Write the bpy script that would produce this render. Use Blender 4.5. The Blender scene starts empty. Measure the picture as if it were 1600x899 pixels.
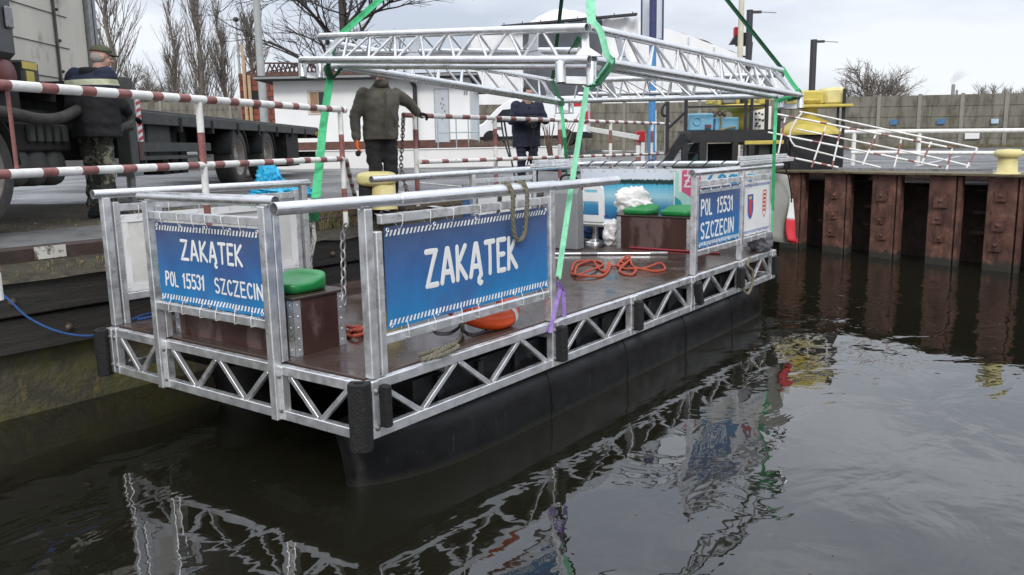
import bpy, bmesh, math, random
from mathutils import Vector, Matrix, noise
random.seed(7)
PI = math.pi
R = math.radians
scene = bpy.context.scene
COL = scene.collection

# ------------------------------------------------------------------ camera
CAM = Vector((-3.14774615, -3.40833734, 2.07056377))
F = 1291.683
YAW, PITCH, ROLL = 0.639145831, -0.170946977, -0.0191709478
FW = Vector((math.cos(PITCH)*math.cos(YAW), math.cos(PITCH)*math.sin(YAW), math.sin(PITCH)))
_r = FW.cross(Vector((0, 0, 1))).normalized(); _u = _r.cross(FW)
RT = _r*math.cos(ROLL)+_u*math.sin(ROLL)
UP = _u*math.cos(ROLL)-_r*math.sin(ROLL)
cd = bpy.data.cameras.new('camera'); cam = bpy.data.objects.new('camera', cd); COL.objects.link(cam)
cd.sensor_fit = 'HORIZONTAL'; cd.sensor_width = 36; cd.lens = F/1600*36
cd.clip_start = .05; cd.clip_end = 3000
m3 = Matrix((RT, UP, -FW)).transposed()
cam.matrix_world = Matrix.Translation(CAM) @ m3.to_4x4()
scene.camera = cam

# ------------------------------------------------------------------ light
SUN_EL, SUN_AZ = R(38), R(215)      # azimuth from +x towards +y
w = bpy.data.worlds.new("World"); scene.world = w; w.use_nodes = True
nt = w.node_tree; nt.nodes.clear()
def N(nt, t, **k):
    n = nt.nodes.new(t)
    for a, b in k.items(): setattr(n, a, b)
    return n
wo = N(nt, 'ShaderNodeOutputWorld'); bg = N(nt, 'ShaderNodeBackground')
sky = N(nt, 'ShaderNodeTexSky', sky_type='NISHITA', sun_disc=False, sun_elevation=SUN_EL, sun_rotation=PI/2-SUN_AZ)
tc = N(nt, 'ShaderNodeTexCoord'); mp = N(nt, 'ShaderNodeMapping'); mp.inputs['Scale'].default_value = (1.2, 1.2, 4.5)
nz = N(nt, 'ShaderNodeTexNoise'); nz.inputs['Scale'].default_value = 1.6; nz.inputs['Detail'].default_value = 6; nz.inputs['Roughness'].default_value = .55
cr = N(nt, 'ShaderNodeValToRGB')
cr.color_ramp.elements[0].position = .36; cr.color_ramp.elements[0].color = (4.1, 4.4, 5.1, 1)
cr.color_ramp.elements[1].position = .62; cr.color_ramp.elements[1].color = (6.8, 7.0, 7.4, 1)
mx = N(nt, 'ShaderNodeMix', data_type='RGBA'); mx.inputs[0].default_value = .88
nt.links.new(tc.outputs['Generated'], mp.inputs[0]); nt.links.new(mp.outputs[0], nz.inputs['Vector'])
nt.links.new(nz.outputs['Fac'], cr.inputs[0]); nt.links.new(sky.outputs[0], mx.inputs[6]); nt.links.new(cr.outputs[0], mx.inputs[7])
sxyz = N(nt, 'ShaderNodeSeparateXYZ'); nt.links.new(tc.outputs['Generated'], sxyz.inputs[0])
zen = N(nt, 'ShaderNodeMapRange'); zen.inputs[1].default_value = .12; zen.inputs[2].default_value = .75; zen.inputs[3].default_value = 1.0; zen.inputs[4].default_value = 2.1   # overcast sky: brighter overhead
nt.links.new(sxyz.outputs[2], zen.inputs[0])
vm = N(nt, 'ShaderNodeVectorMath', operation='SCALE'); nt.links.new(mx.outputs[2], vm.inputs[0]); nt.links.new(zen.outputs[0], vm.inputs['Scale'])
nt.links.new(vm.outputs[0], bg.inputs[0]); bg.inputs[1].default_value = .1
nt.links.new(bg.outputs[0], wo.inputs[0])
sd = bpy.data.lights.new('sun', 'SUN'); sd.energy = 1.2; sd.angle = R(14); sd.color = (1, .96, .9)
so = bpy.data.objects.new('sun', sd); COL.objects.link(so); so.location = (0, 0, 40)
sdir = Vector((math.cos(SUN_EL)*math.cos(SUN_AZ), math.cos(SUN_EL)*math.sin(SUN_AZ), math.sin(SUN_EL)))
so.rotation_euler = sdir.to_track_quat('Z', 'Y').to_euler()
scene.view_settings.view_transform = 'Standard'; scene.view_settings.look = 'None'
scene.view_settings.exposure = 0.5; scene.view_settings.gamma = 1; scene.view_settings.use_curve_mapping = False

# ------------------------------------------------------------------ measuring helpers: photo coordinates to places in the yard
def ray(x, y): return FW+RT*((x-800)/F)-UP*((y-449.5)/F)
def D(x, y, d): return CAM+ray(x, y)*d
def G(x, y, z):
    r = ray(x, y); return CAM+r*((z-CAM.z)/r.z)
def YP(x, y, yy):
    r = ray(x, y); return CAM+r*((yy-CAM.y)/r.y)
def XP(x, y, xx):
    r = ray(x, y); return CAM+r*((xx-CAM.x)/r.x)
def PL(x, y, p, n):
    r = ray(x, y); return CAM+r*((p-CAM).dot(n)/r.dot(n))
def depth(p): return (Vector(p)-CAM).dot(FW)
def at_h(x, y, d, z):
    p = D(x, y, d); return Vector((p.x, p.y, z))

# ------------------------------------------------------------------ materials
MATS = {}
def mat(name, col, rough=.5, metal=0., var=.12, scale=5., bump=0., bscale=60., col2=None, lo=.5, hi=.65, scale2=3., spec=.5, rvar=0., stretch=None, trans=0.):
    if name in MATS: return MATS[name]
    m = bpy.data.materials.new(name); m.use_nodes = True; t = m.node_tree
    b = t.nodes['Principled BSDF']
    b.inputs['Roughness'].default_value = rough; b.inputs['Metallic'].default_value = metal
    b.inputs['Specular IOR Level'].default_value = spec
    c = N(t, 'ShaderNodeTexCoord'); vec = c.outputs['Object']
    if stretch:
        q = N(t, 'ShaderNodeMapping'); q.inputs['Scale'].default_value = stretch
        t.links.new(vec, q.inputs[0]); vec = q.outputs[0]
    n1 = N(t, 'ShaderNodeTexNoise'); n1.inputs['Scale'].default_value = scale; n1.inputs['Detail'].default_value = 5
    t.links.new(vec, n1.inputs['Vector'])
    r1 = N(t, 'ShaderNodeValToRGB')
    r1.color_ramp.elements[0].position = .3; r1.color_ramp.elements[1].position = .7
    r1.color_ramp.elements[0].color = tuple(x*(1-var) for x in col)+(1,)
    r1.color_ramp.elements[1].color = tuple(min(1, x*(1+var)) for x in col)+(1,)
    t.links.new(n1.outputs['Fac'], r1.inputs[0]); out = r1.outputs[0]
    if col2:
        n2 = N(t, 'ShaderNodeTexNoise'); n2.inputs['Scale'].default_value = scale2; n2.inputs['Detail'].default_value = 8; n2.inputs['Roughness'].default_value = .65
        t.links.new(vec, n2.inputs['Vector'])
        r2 = N(t, 'ShaderNodeValToRGB'); r2.color_ramp.elements[0].position = lo; r2.color_ramp.elements[1].position = hi
        t.links.new(n2.outputs['Fac'], r2.inputs[0])
        x = N(t, 'ShaderNodeMix', data_type='RGBA'); x.inputs[7].default_value = tuple(col2)+(1,)
        t.links.new(r2.outputs[0], x.inputs[0]); t.links.new(out, x.inputs[6]); out = x.outputs[2]
    t.links.new(out, b.inputs['Base Color'])
    if rvar:
        n3 = N(t, 'ShaderNodeTexNoise'); n3.inputs['Scale'].default_value = scale*1.7; n3.inputs['Detail'].default_value = 6
        t.links.new(vec, n3.inputs['Vector'])
        mr = N(t, 'ShaderNodeMapRange'); mr.inputs[1].default_value = .35; mr.inputs[2].default_value = .65
        mr.inputs[3].default_value = max(.02, rough-rvar); mr.inputs[4].default_value = min(1, rough+rvar)
        t.links.new(n3.outputs['Fac'], mr.inputs[0]); t.links.new(mr.outputs[0], b.inputs['Roughness'])
    if bump:
        n4 = N(t, 'ShaderNodeTexNoise'); n4.inputs['Scale'].default_value = bscale; n4.inputs['Detail'].default_value = 4
        t.links.new(vec, n4.inputs['Vector'])
        bp = N(t, 'ShaderNodeBump'); bp.inputs['Strength'].default_value = bump; bp.inputs['Distance'].default_value = .02
        t.links.new(n4.outputs['Fac'], bp.inputs['Height']); t.links.new(bp.outputs[0], b.inputs['Normal'])
    if trans: b.inputs['Transmission Weight'].default_value = trans
    MATS[name] = m; return m
ALU = mat('aluminium', (.74, .745, .75), .38, .8, .16, 9, .08, 90, (.36, .36, .35), .58, .78, 7, rvar=.12)
ALUT = mat('aluminium_tube', (.76, .765, .775), .32, .88, .1, 8, .03, 120, (.42, .42, .43), .6, .8, 6, rvar=.1)
STEEL = mat('steel_dull', (.25, .25, .25), .45, .7, .2, 20)
BLACKR = mat('black_rubber', (.006, .006, .006), .8, 0, .3, 30, .5, 60, (.035, .035, .033), .62, .75, 30)
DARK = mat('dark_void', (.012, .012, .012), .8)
WHITEP = mat('white_plastic', (.78, .78, .76), .35, 0, .04, 5)
TARPW = mat('white_tarp', (.66, .65, .61), .55, 0, .07, 3, .35, 7, (.42, .40, .36), .62, .85, 4)
GREENS = mat('green_seat', (.012, .22, .05), .3, 0, .1, 6, .03, 50)
PLYB = mat('brown_ply_panel', (.055, .024, .018), .4, 0, .2, 6, .05, 80, (.13, .085, .075), .52, .6, 3.2, stretch=(1, 1, .45))
WHITEL = mat('print_white', (.74, .74, .72), .5, 0, .03)
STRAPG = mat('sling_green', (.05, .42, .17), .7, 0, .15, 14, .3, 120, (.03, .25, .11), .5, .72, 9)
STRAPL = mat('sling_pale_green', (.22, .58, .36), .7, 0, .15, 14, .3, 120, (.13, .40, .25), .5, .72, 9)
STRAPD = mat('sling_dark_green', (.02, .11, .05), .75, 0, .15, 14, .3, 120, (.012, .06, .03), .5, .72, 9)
PURPLE = mat('sling_purple', (.27, .16, .46), .65, 0, .25, 20, .3, 120)
ROPEO = mat('rope_orange', (.52, .09, .045), .75, 0, .25, 60, .8, 160)
ROPEH = mat('rope_hemp', (.20, .185, .13), .85, 0, .3, 60, .8, 160)
ROPED = mat('rope_grey', (.09, .09, .085), .85, 0, .3, 60, .8, 160)
ROPEB = mat('rope_blue', (.016, .075, .24), .7, 0, .2, 60, .6, 160)
ORANGE = mat('ring_orange', (.72, .085, .015), .35, 0, .1, 8, .05, 50)
CHAIN = mat('chain_rust', (.12, .09, .07), .6, .6, .3, 40)
RED = mat('flag_red', (.55, .02, .035), .6, 0, .1)
RWRED = mat('rail_red', (.25, .095, .085), .5, 0, .3, 12, .2, 60, (.16, .06, .03), .55, .7, 14)
RWWHITE = mat('rail_white', (.72, .71, .67), .5, 0, .12, 12, .2, 60, (.30, .13, .06), .64, .72, 13)
YEL = mat('yellow_paint', (.50, .40, .08), .45, 0, .12, 6, .15, 40, (.25, .15, .04), .64, .75, 9)
YELP = mat('yellow_faded', (.62, .54, .24), .5, 0, .1, 6, .15, 40, (.2, .1, .04), .66, .76, 8)
BLKST = mat('black_steel', (.018, .018, .02), .45, .2, .3, 10)
LBLUE = mat('light_blue_box', (.16, .38, .52), .45, 0, .08, 6, 0, 1, (.1, .24, .32), .62, .8, 5)
BLUEP = mat('blue_pole', (.06, .23, .48), .45, 0, .15, 8)
NAVYP = mat('navy_paint', (.035, .04, .13), .45, 0, .15, 8)
PANELG = mat('panel_grey', (.55, .6, .64), .5, 0, .05)
TIMB = mat('wet_timber', (.026, .023, .019), .55, 0, .4, 3, .5, 30, (.05, .045, .034), .55, .7, 4, stretch=(.5, 1, 9))
CONC = mat('fence_concrete', (.185, .172, .138), .85, 0, .22, 1.6, .4, 25, (.095, .088, .062), .46, .64, 2.2, stretch=(1.6, 1.6, .5))
CONCP = mat('fence_post', (.24, .225, .19), .85, 0, .12, 3, .2, 25)
WALLW = mat('white_render', (.80, .80, .79), .8, 0, .03, 2, .06, 30, (.6, .58, .54), .68, .85, 2)
PLINTH = mat('plinth_brown', (.12, .055, .04), .8, 0, .3, 5)
ROOFD = mat('roof_dark', (.03, .03, .032), .7, 0, .2)
TRUCKG = mat('truck_grey', (.050, .052, .047), .7, 0, .2, 5, .1, 40, (.085, .075, .06), .55, .75, 5)
TRUCKD = mat('truck_dark', (.011, .0105, .0095), .85, 0, .3, 8, .15, 40, (.04, .035, .028), .55, .75, 7)
BOXB = mat('cargo_panel', (.56, .525, .45), .6, 0, .12, 2, .08, 20, (.2, .17, .13), .58, .74, 3, stretch=(1, 1, .6))
TYRE = mat('tyre_rubber', (.055, .05, .046), .9, 0, .3, 20, .3, 80, (.05, .045, .037), .5, .7, 9)
RIM = mat('rim_dusty', (.26, .235, .205), .75, .1, .2, 14)
VANW = mat('van_white', (.80, .81, .82), .3, 0, .03, 3, 0, 1, (.6, .6, .58), .66, .85, 3)
GLASSD = mat('window_dark', (.02, .025, .03), .08, 0, .1)
REDL = mat('red_plastic', (.45, .02, .03), .35, 0, .1)
SKIN = mat('skin', (.50, .29, .22), .5, 0, .08, 20)
NAVYC = mat('navy_cloth', (.010, .013, .030), .85, 0, .2, 12, .3, 140)
BLACKC = mat('black_cloth', (.012, .012, .013), .9, 0, .2, 12, .3, 140)
OLIVE = mat('olive_cloth', (.085, .078, .06), .85, 0, .14, 12, .35, 140)
CAPG = mat('cap_olive', (.075, .08, .045), .9, 0, .2, 12, .3, 140)
GLOVEO = mat('glove_orange', (.75, .17, .04), .8, 0, .15, 30)
REFL = mat('reflective_band', (.55, .56, .42), .5, 0, .1, 20)
HAIRM = mat('hair_grey', (.32, .30, .28), .8, 0, .25, 60)
HAIRD = mat('hair_dark', (.035, .03, .028), .8, 0, .25, 60)
BARK = mat('bark_grey', (.17, .145, .12), .9, 0, .25, 8)
BARKD = mat('bark_dark', (.05, .043, .038), .9, 0, .25, 8)
BRICKP = mat('pole_grey', (.33, .35, .34), .6, 0, .1, 4)
DRYG = mat('dry_grass', (.20, .165, .085), .95, 0, .35, 9, 0, 1, (.085, .10, .04), .5, .62, 6)
TWIG = mat('twig', (.15, .105, .075), .9, 0, .25, 9)
BTARP = mat('blue_tarp', (.02, .38, .62), .35, 0, .15, 8, .3, 25)
LINEW = mat('road_paint', (.50, .50, .49), .7, 0, .2, 6, 0, 1, (.13, .13, .13), .5, .62, 9)
KERBR = mat('kerb_rusty', (.042, .025, .020), .7, 0, .35, 4, .3, 40, (.05, .04, .035), .5, .65, 6)
KERBW = mat('kerb_paint_worn', (.55, .54, .49), .8, 0, .1, 5, 0, 1, (.1, .08, .05), .5, .58, 11)
SLAB = mat('quay_slab', (.13, .13, .127), .55, 0, .22, 2, .2, 50, (.065, .065, .062), .5, .68, 2.4, rvar=.15)
DIRT = mat('dirt', (.04, .034, .022), .95, 0, .45, 6, 1, 30, (.07, .062, .03), .5, .65, 9)
STACKM = mat('chimney_grey', (.2, .2, .2), .8)
LAMPH = mat('lamp_head', (.05, .05, .055), .5, .3, .1)
EYE = mat('eye_dark', (.02, .015, .012), .3)
CAMO = mat('camo_cloth', (.028, .032, .024), .9, 0, .3, 10, .3, 140, (.19, .175, .135), .53, .56, 11)
PINK = mat('badge_pink', (.62, .10, .22), .5, 0, .05)
TEALP = mat('print_teal', (.40, .66, .58), .5, 0, .05)
TEALD = mat('print_teal_dark', (.03, .33, .37), .5, 0, .05)
PBLUE = mat('print_blue', (.03, .28, .5), .5, 0, .05)
CRBLUE = mat('crest_blue', (.03, .09, .34), .5, 0, .1)
CRRED = mat('crest_red', (.55, .04, .03), .5, 0, .1)
CRYEL = mat('crest_yellow', (.7, .48, .05), .5, 0, .1)

def custom(name):
    m = bpy.data.materials.new(name); m.use_nodes = True
    return m, m.node_tree, m.node_tree.nodes['Principled BSDF']
def ramp(t, fac, stops):
    r = N(t, 'ShaderNodeValToRGB'); e = r.color_ramp.elements
    while len(e) < len(stops): e.new(.5)
    for i, (p, c) in enumerate(stops):
        e[i].position = p; e[i].color = tuple(c)+((1,) if len(c) == 3 else ())
    t.links.new(fac, r.inputs[0]); return r.outputs[0]
def noise_n(t, vec, sc, det=5, rough=.5, dist=0):
    n = N(t, 'ShaderNodeTexNoise'); n.inputs['Scale'].default_value = sc; n.inputs['Detail'].default_value = det; n.inputs['Roughness'].default_value = rough
    n.inputs['Distortion'].default_value = dist
    if vec is not None: t.links.new(vec, n.inputs['Vector'])
    return n.outputs['Fac']
def mixc(t, fac, a, b):
    x = N(t, 'ShaderNodeMix', data_type='RGBA')
    for i, v in ((0, fac), (6, a), (7, b)):
        if hasattr(v, 'is_linked'): t.links.new(v, x.inputs[i])
        else: x.inputs[i].default_value = v if i == 0 else tuple(v)+(1,)
    return x.outputs[2]
def mapv(t, vec, sc=(1, 1, 1), rot=(0, 0, 0)):
    q = N(t, 'ShaderNodeMapping'); q.inputs['Scale'].default_value = sc; q.inputs['Rotation'].default_value = rot
    t.links.new(vec, q.inputs[0]); return q.outputs[0]
def bumpn(t, b, h, s, d):
    n = N(t, 'ShaderNodeBump'); n.inputs['Strength'].default_value = s; n.inputs['Distance'].default_value = d
    t.links.new(h, n.inputs['Height']); t.links.new(n.outputs[0], b.inputs['Normal']); return n

# water: murky, mirror-like, with slow ripples
WATER, t, b = custom('harbour_water')
oc = N(t, 'ShaderNodeTexCoord').outputs['Object']
b.inputs['Base Color'].default_value = (.0105, .010, .0062, 1); b.inputs['Roughness'].default_value = .015; b.inputs['IOR'].default_value = 1.72
h1 = noise_n(t, mapv(t, oc, (1, 1.5, 1), (0, 0, R(30))), 1.3, 3, .45, .6)
h2 = noise_n(t, mapv(t, oc, (1.6, 1, 1), (0, 0, R(20))), 4.5, 2, .5, .8)
sw = N(t, 'ShaderNodeSeparateXYZ'); t.links.new(oc, sw.inputs[0])
mw = N(t, 'ShaderNodeMath', operation='MULTIPLY_ADD'); mw.inputs[1].default_value = 4.0; t.links.new(noise_n(t, oc, .5, 3), mw.inputs[0]); t.links.new(sw.outputs[0], mw.inputs[2])
mr = N(t, 'ShaderNodeMapRange'); mr.inputs[1].default_value = 8.6; mr.inputs[2].default_value = 10.4; mr.inputs[3].default_value = .06; mr.inputs[4].default_value = .55; t.links.new(mw.outputs[0], mr.inputs[0])
ma = N(t, 'ShaderNodeMath', operation='MULTIPLY'); t.links.new(h2, ma.inputs[0]); t.links.new(mr.outputs[0], ma.inputs[1])
ad = N(t, 'ShaderNodeMath', operation='ADD'); t.links.new(h1, ad.inputs[0]); t.links.new(ma.outputs[0], ad.inputs[1])
bumpn(t, b, ad.outputs[0], 1, .0135)

# asphalt yard, damp
ASPH, t, b = custom('damp_asphalt')
oc = N(t, 'ShaderNodeTexCoord').outputs['Object']
c = ramp(t, noise_n(t, oc, .45, 8, .6), [(.35, (.048, .047, .046)), (.65, (.10, .097, .092))])
c = mixc(t, ramp(t, noise_n(t, mapv(t, oc, (1, 1.3, 1)), .9, 8, .7), [(.5, (0,)*3), (.7, (.55,)*3)]), c, (.038, .037, .036))
c = mixc(t, ramp(t, noise_n(t, oc, 140, 2), [(.55, (0,)*3), (.75, (.5,)*3)]), c, (.17, .165, .155))
t.links.new(c, b.inputs['Base Color'])
rr = ramp(t, noise_n(t, oc, .6, 5), [(.40, (.22,)*3), (.60, (.62,)*3)]); t.links.new(rr, b.inputs['Roughness'])
bumpn(t, b, noise_n(t, oc, 120, 3), .35, .01)

# gravel strip along the quay
GRAV, t, b = custom('quay_gravel')
oc = N(t, 'ShaderNodeTexCoord').outputs['Object']
v = N(t, 'ShaderNodeTexVoronoi'); v.inputs['Scale'].default_value = 38; t.links.new(oc, v.inputs['Vector'])
c = ramp(t, v.outputs['Distance'], [(.0, (.17, .145, .11)), (.7, (.05, .042, .03))])
c = mixc(t, ramp(t, noise_n(t, oc, 1.8, 7, .65), [(.42, (0,)*3), (.62, (.8,)*3)]), c, (.06, .05, .028))
t.links.new(c, b.inputs['Base Color']); b.inputs['Roughness'].default_value = .9
bumpn(t, b, v.outputs['Distance'], .8, .02)

# quay wall concrete with moss and damp foot
QWALL, t, b = custom('mossy_concrete')
oc = N(t, 'ShaderNodeTexCoord').outputs['Object']
c = ramp(t, noise_n(t, oc, 3.5, 8, .65), [(.3, (.034, .031, .020)), (.7, (.12, .108, .07))])
c = mixc(t, ramp(t, noise_n(t, oc, 2.2, 8, .7), [(.44, (0,)*3), (.6, (.85,)*3)]), c, (.105, .10, .018))
c = mixc(t, ramp(t, noise_n(t, mapv(t, oc, (1.5, 1, .7)), 5, 6, .7), [(.58, (0,)*3), (.68, (.8,)*3)]), c, (.17, .13, .04))
t.links.new(c, b.inputs['Base Color']); b.inputs['Roughness'].default_value = .7
bumpn(t, b, noise_n(t, oc, 14, 8, .7), .9, .03)

# black plastic pontoon with scuffs, streaks and a scum line
HULLM, t, b = custom('black_hull')
oc = N(t, 'ShaderNodeTexCoord').outputs['Object']
c = ramp(t, noise_n(t, oc, 4, 8, .65), [(.35, (.004, .004, .0045)), (.7, (.009, .009, .0095))])
c = mixc(t, ramp(t, noise_n(t, mapv(t, oc, (9, 9, 1.2)), 3, 8, .7), [(.60, (0,)*3), (.72, (.5,)*3)]), c, (.05, .05, .048))
c = mixc(t, ramp(t, noise_n(t, mapv(t, oc, (.6, 1, 9)), 9, 5, .7), [(.66, (0,)*3), (.70, (.5,)*3)]), c, (.08, .08, .075))
sz = N(t, 'ShaderNodeSeparateXYZ'); t.links.new(oc, sz.inputs[0])
wl = N(t, 'ShaderNodeMath', operation='MULTIPLY_ADD'); wl.inputs[1].default_value = .09; t.links.new(noise_n(t, oc, 8, 6, .7), wl.inputs[0]); t.links.new(sz.outputs[2], wl.inputs[2])
c = mixc(t, ramp(t, wl.outputs[0], [(.055, (.8,)*3), (.10, (0,)*3)]), c, (.022, .023, .016)); b.inputs['Specular IOR Level'].default_value = .3
t.links.new(c, b.inputs['Base Color']); t.links.new(ramp(t, noise_n(t, oc, 5, 6), [(.35, (.34,)*3), (.65, (.55,)*3)]), b.inputs['Roughness'])
bumpn(t, b, noise_n(t, oc, 7, 6, .6), .25, .02)

# rusty sheet piles
RUST, t, b = custom('rusty_steel')
oc = N(t, 'ShaderNodeTexCoord').outputs['Object']
c = ramp(t, noise_n(t, oc, 4, 8, .65), [(.32, (.045, .019, .014)), (.52, (.105, .045, .031)), (.68, (.20, .095, .065))])
c = mixc(t, ramp(t, noise_n(t, mapv(t, oc, (3, 3, .8)), 3, 8, .7), [(.52, (0,)*3), (.66, (.9,)*3)]), c, (.02, .011, .009))
sz = N(t, 'ShaderNodeSeparateXYZ'); t.links.new(oc, sz.inputs[0])
wl = N(t, 'ShaderNodeMath', operation='ADD'); t.links.new(sz.outputs[2], wl.inputs[0])
nn = N(t, 'ShaderNodeMath', operation='MULTIPLY'); nn.inputs[1].default_value = .30; t.links.new(noise_n(t, oc, 9, 6, .7), nn.inputs[0]); t.links.new(nn.outputs[0], wl.inputs[1])
c = mixc(t, ramp(t, wl.outputs[0], [(.25, (1,)*3), (.30, (0,)*3)]), c, (.026, .024, .017))
t.links.new(c, b.inputs['Base Color']); b.inputs['Roughness'].default_value = .75
bumpn(t, b, noise_n(t, oc, 24, 8, .7), .8, .012)

RUSTD = mat('rust_recess_shade', (.034, .022, .018), .9, 0, .4, 6, .4, 30, (.07, .035, .024), .55, .7, 5)  # darker copy of the pile rust: shade of the recesses put into the colour
# wet ply deck
DECKM, t, b = custom('wet_ply_deck')
oc = N(t, 'ShaderNodeTexCoord').outputs['Object']
c = ramp(t, noise_n(t, oc, 3, 8, .6), [(.3, (.040, .026, .020)), (.7, (.075, .050, .040))])
c = mixc(t, ramp(t, noise_n(t, oc, 9, 9, .75), [(.58, (0,)*3), (.72, (.7,)*3)]), c, (.02, .015, .012))
c = mixc(t, ramp(t, noise_n(t, oc, 70, 3, .7), [(.66, (0,)*3), (.74, (.8,)*3)]), c, (.2, .16, .12))
t.links.new(c, b.inputs['Base Color'])
t.links.new(ramp(t, noise_n(t, oc, 2.1, 6, .6), [(.42, (.05,)*3), (.62, (.36,)*3)]), b.inputs['Roughness'])
bumpn(t, b, noise_n(t, oc, 45, 5), .15, .006)

# blue printed banner: dark top to bright blue foot is the print itself
BANB, t, b = custom('blue_banner_print')
tcn = N(t, 'ShaderNodeTexCoord'); gen = tcn.outputs['Generated']; oc = tcn.outputs['Object']
sz = N(t, 'ShaderNodeSeparateXYZ'); t.links.new(gen, sz.inputs[0])
c = ramp(t, sz.outputs[2], [(.02, (.018, .20, .44)), (.5, (.035, .125, .32)), (1, (.058, .085, .165))])
c = mixc(t, ramp(t, noise_n(t, oc, 1.4, 3), [(.54, (0,)*3), (.68, (.45,)*3)]), c, (.07, .05, .16))
t.links.new(c, b.inputs['Base Color']); b.inputs['Roughness'].default_value = .38
bumpn(t, b, noise_n(t, mapv(t, oc, (2, 2, .9)), 3.5, 4), .35, .03)
BANW = mat('white_banner_print', (.70, .70, .68), .45, 0, .05, 3, .3, 5)

# lake view printed on the stern banner
LAKE, t, b = custom('lake_view_print')
tcn = N(t, 'ShaderNodeTexCoord'); gen = tcn.outputs['Generated']
sz = N(t, 'ShaderNodeSeparateXYZ'); t.links.new(gen, sz.inputs[0])
ad = N(t, 'ShaderNodeMath', operation='MULTIPLY_ADD'); ad.inputs[1].default_value = .10; t.links.new(noise_n(t, mapv(t, gen, (1, 30, 1)), 1.3, 6, .7), ad.inputs[0]); t.links.new(sz.outputs[2], ad.inputs[2])
c = ramp(t, ad.outputs[0], [(0, (.03, .10, .26)), (.42, (.05, .25, .45)), (.60, (.35, .6, .68)), (.79, (.05, .38, .55)), (.815, (.01, .035, .03)), (.872, (.01, .04, .035)), (.89, (.62, .67, .72))])
t.links.new(c, b.inputs['Base Color']); b.inputs['Roughness'].default_value = .4

# corrugated sheet
CORR = mat('corrugated_grey', (.40, .42, .45), .5, .3, .06, 2)
# hollow red brick
BRICK, t, b = custom('red_hollow_brick')
oc = N(t, 'ShaderNodeTexCoord').outputs['Object']
bt = N(t, 'ShaderNodeTexBrick'); bt.inputs['Scale'].default_value = 1.0; bt.inputs['Brick Width'].default_value = .5; bt.inputs['Row Height'].default_value = .26
bt.inputs['Color1'].default_value = (.26, .075, .045, 1); bt.inputs['Color2'].default_value = (.18, .05, .035, 1); bt.inputs['Mortar'].default_value = (.06, .035, .03, 1); bt.inputs['Mortar Size'].default_value = .025
t.links.new(mapv(t, oc, (1, 1, 1), (R(90), 0, 0)), bt.inputs['Vector']); t.links.new(bt.outputs[0], b.inputs['Base Color']); b.inputs['Roughness'].default_value = .9
# crumpled white hall cover
TENT = mat('hall_cover_white', (.78, .78, .77), .5, 0, .04, .6, .35, 1.2)

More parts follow.
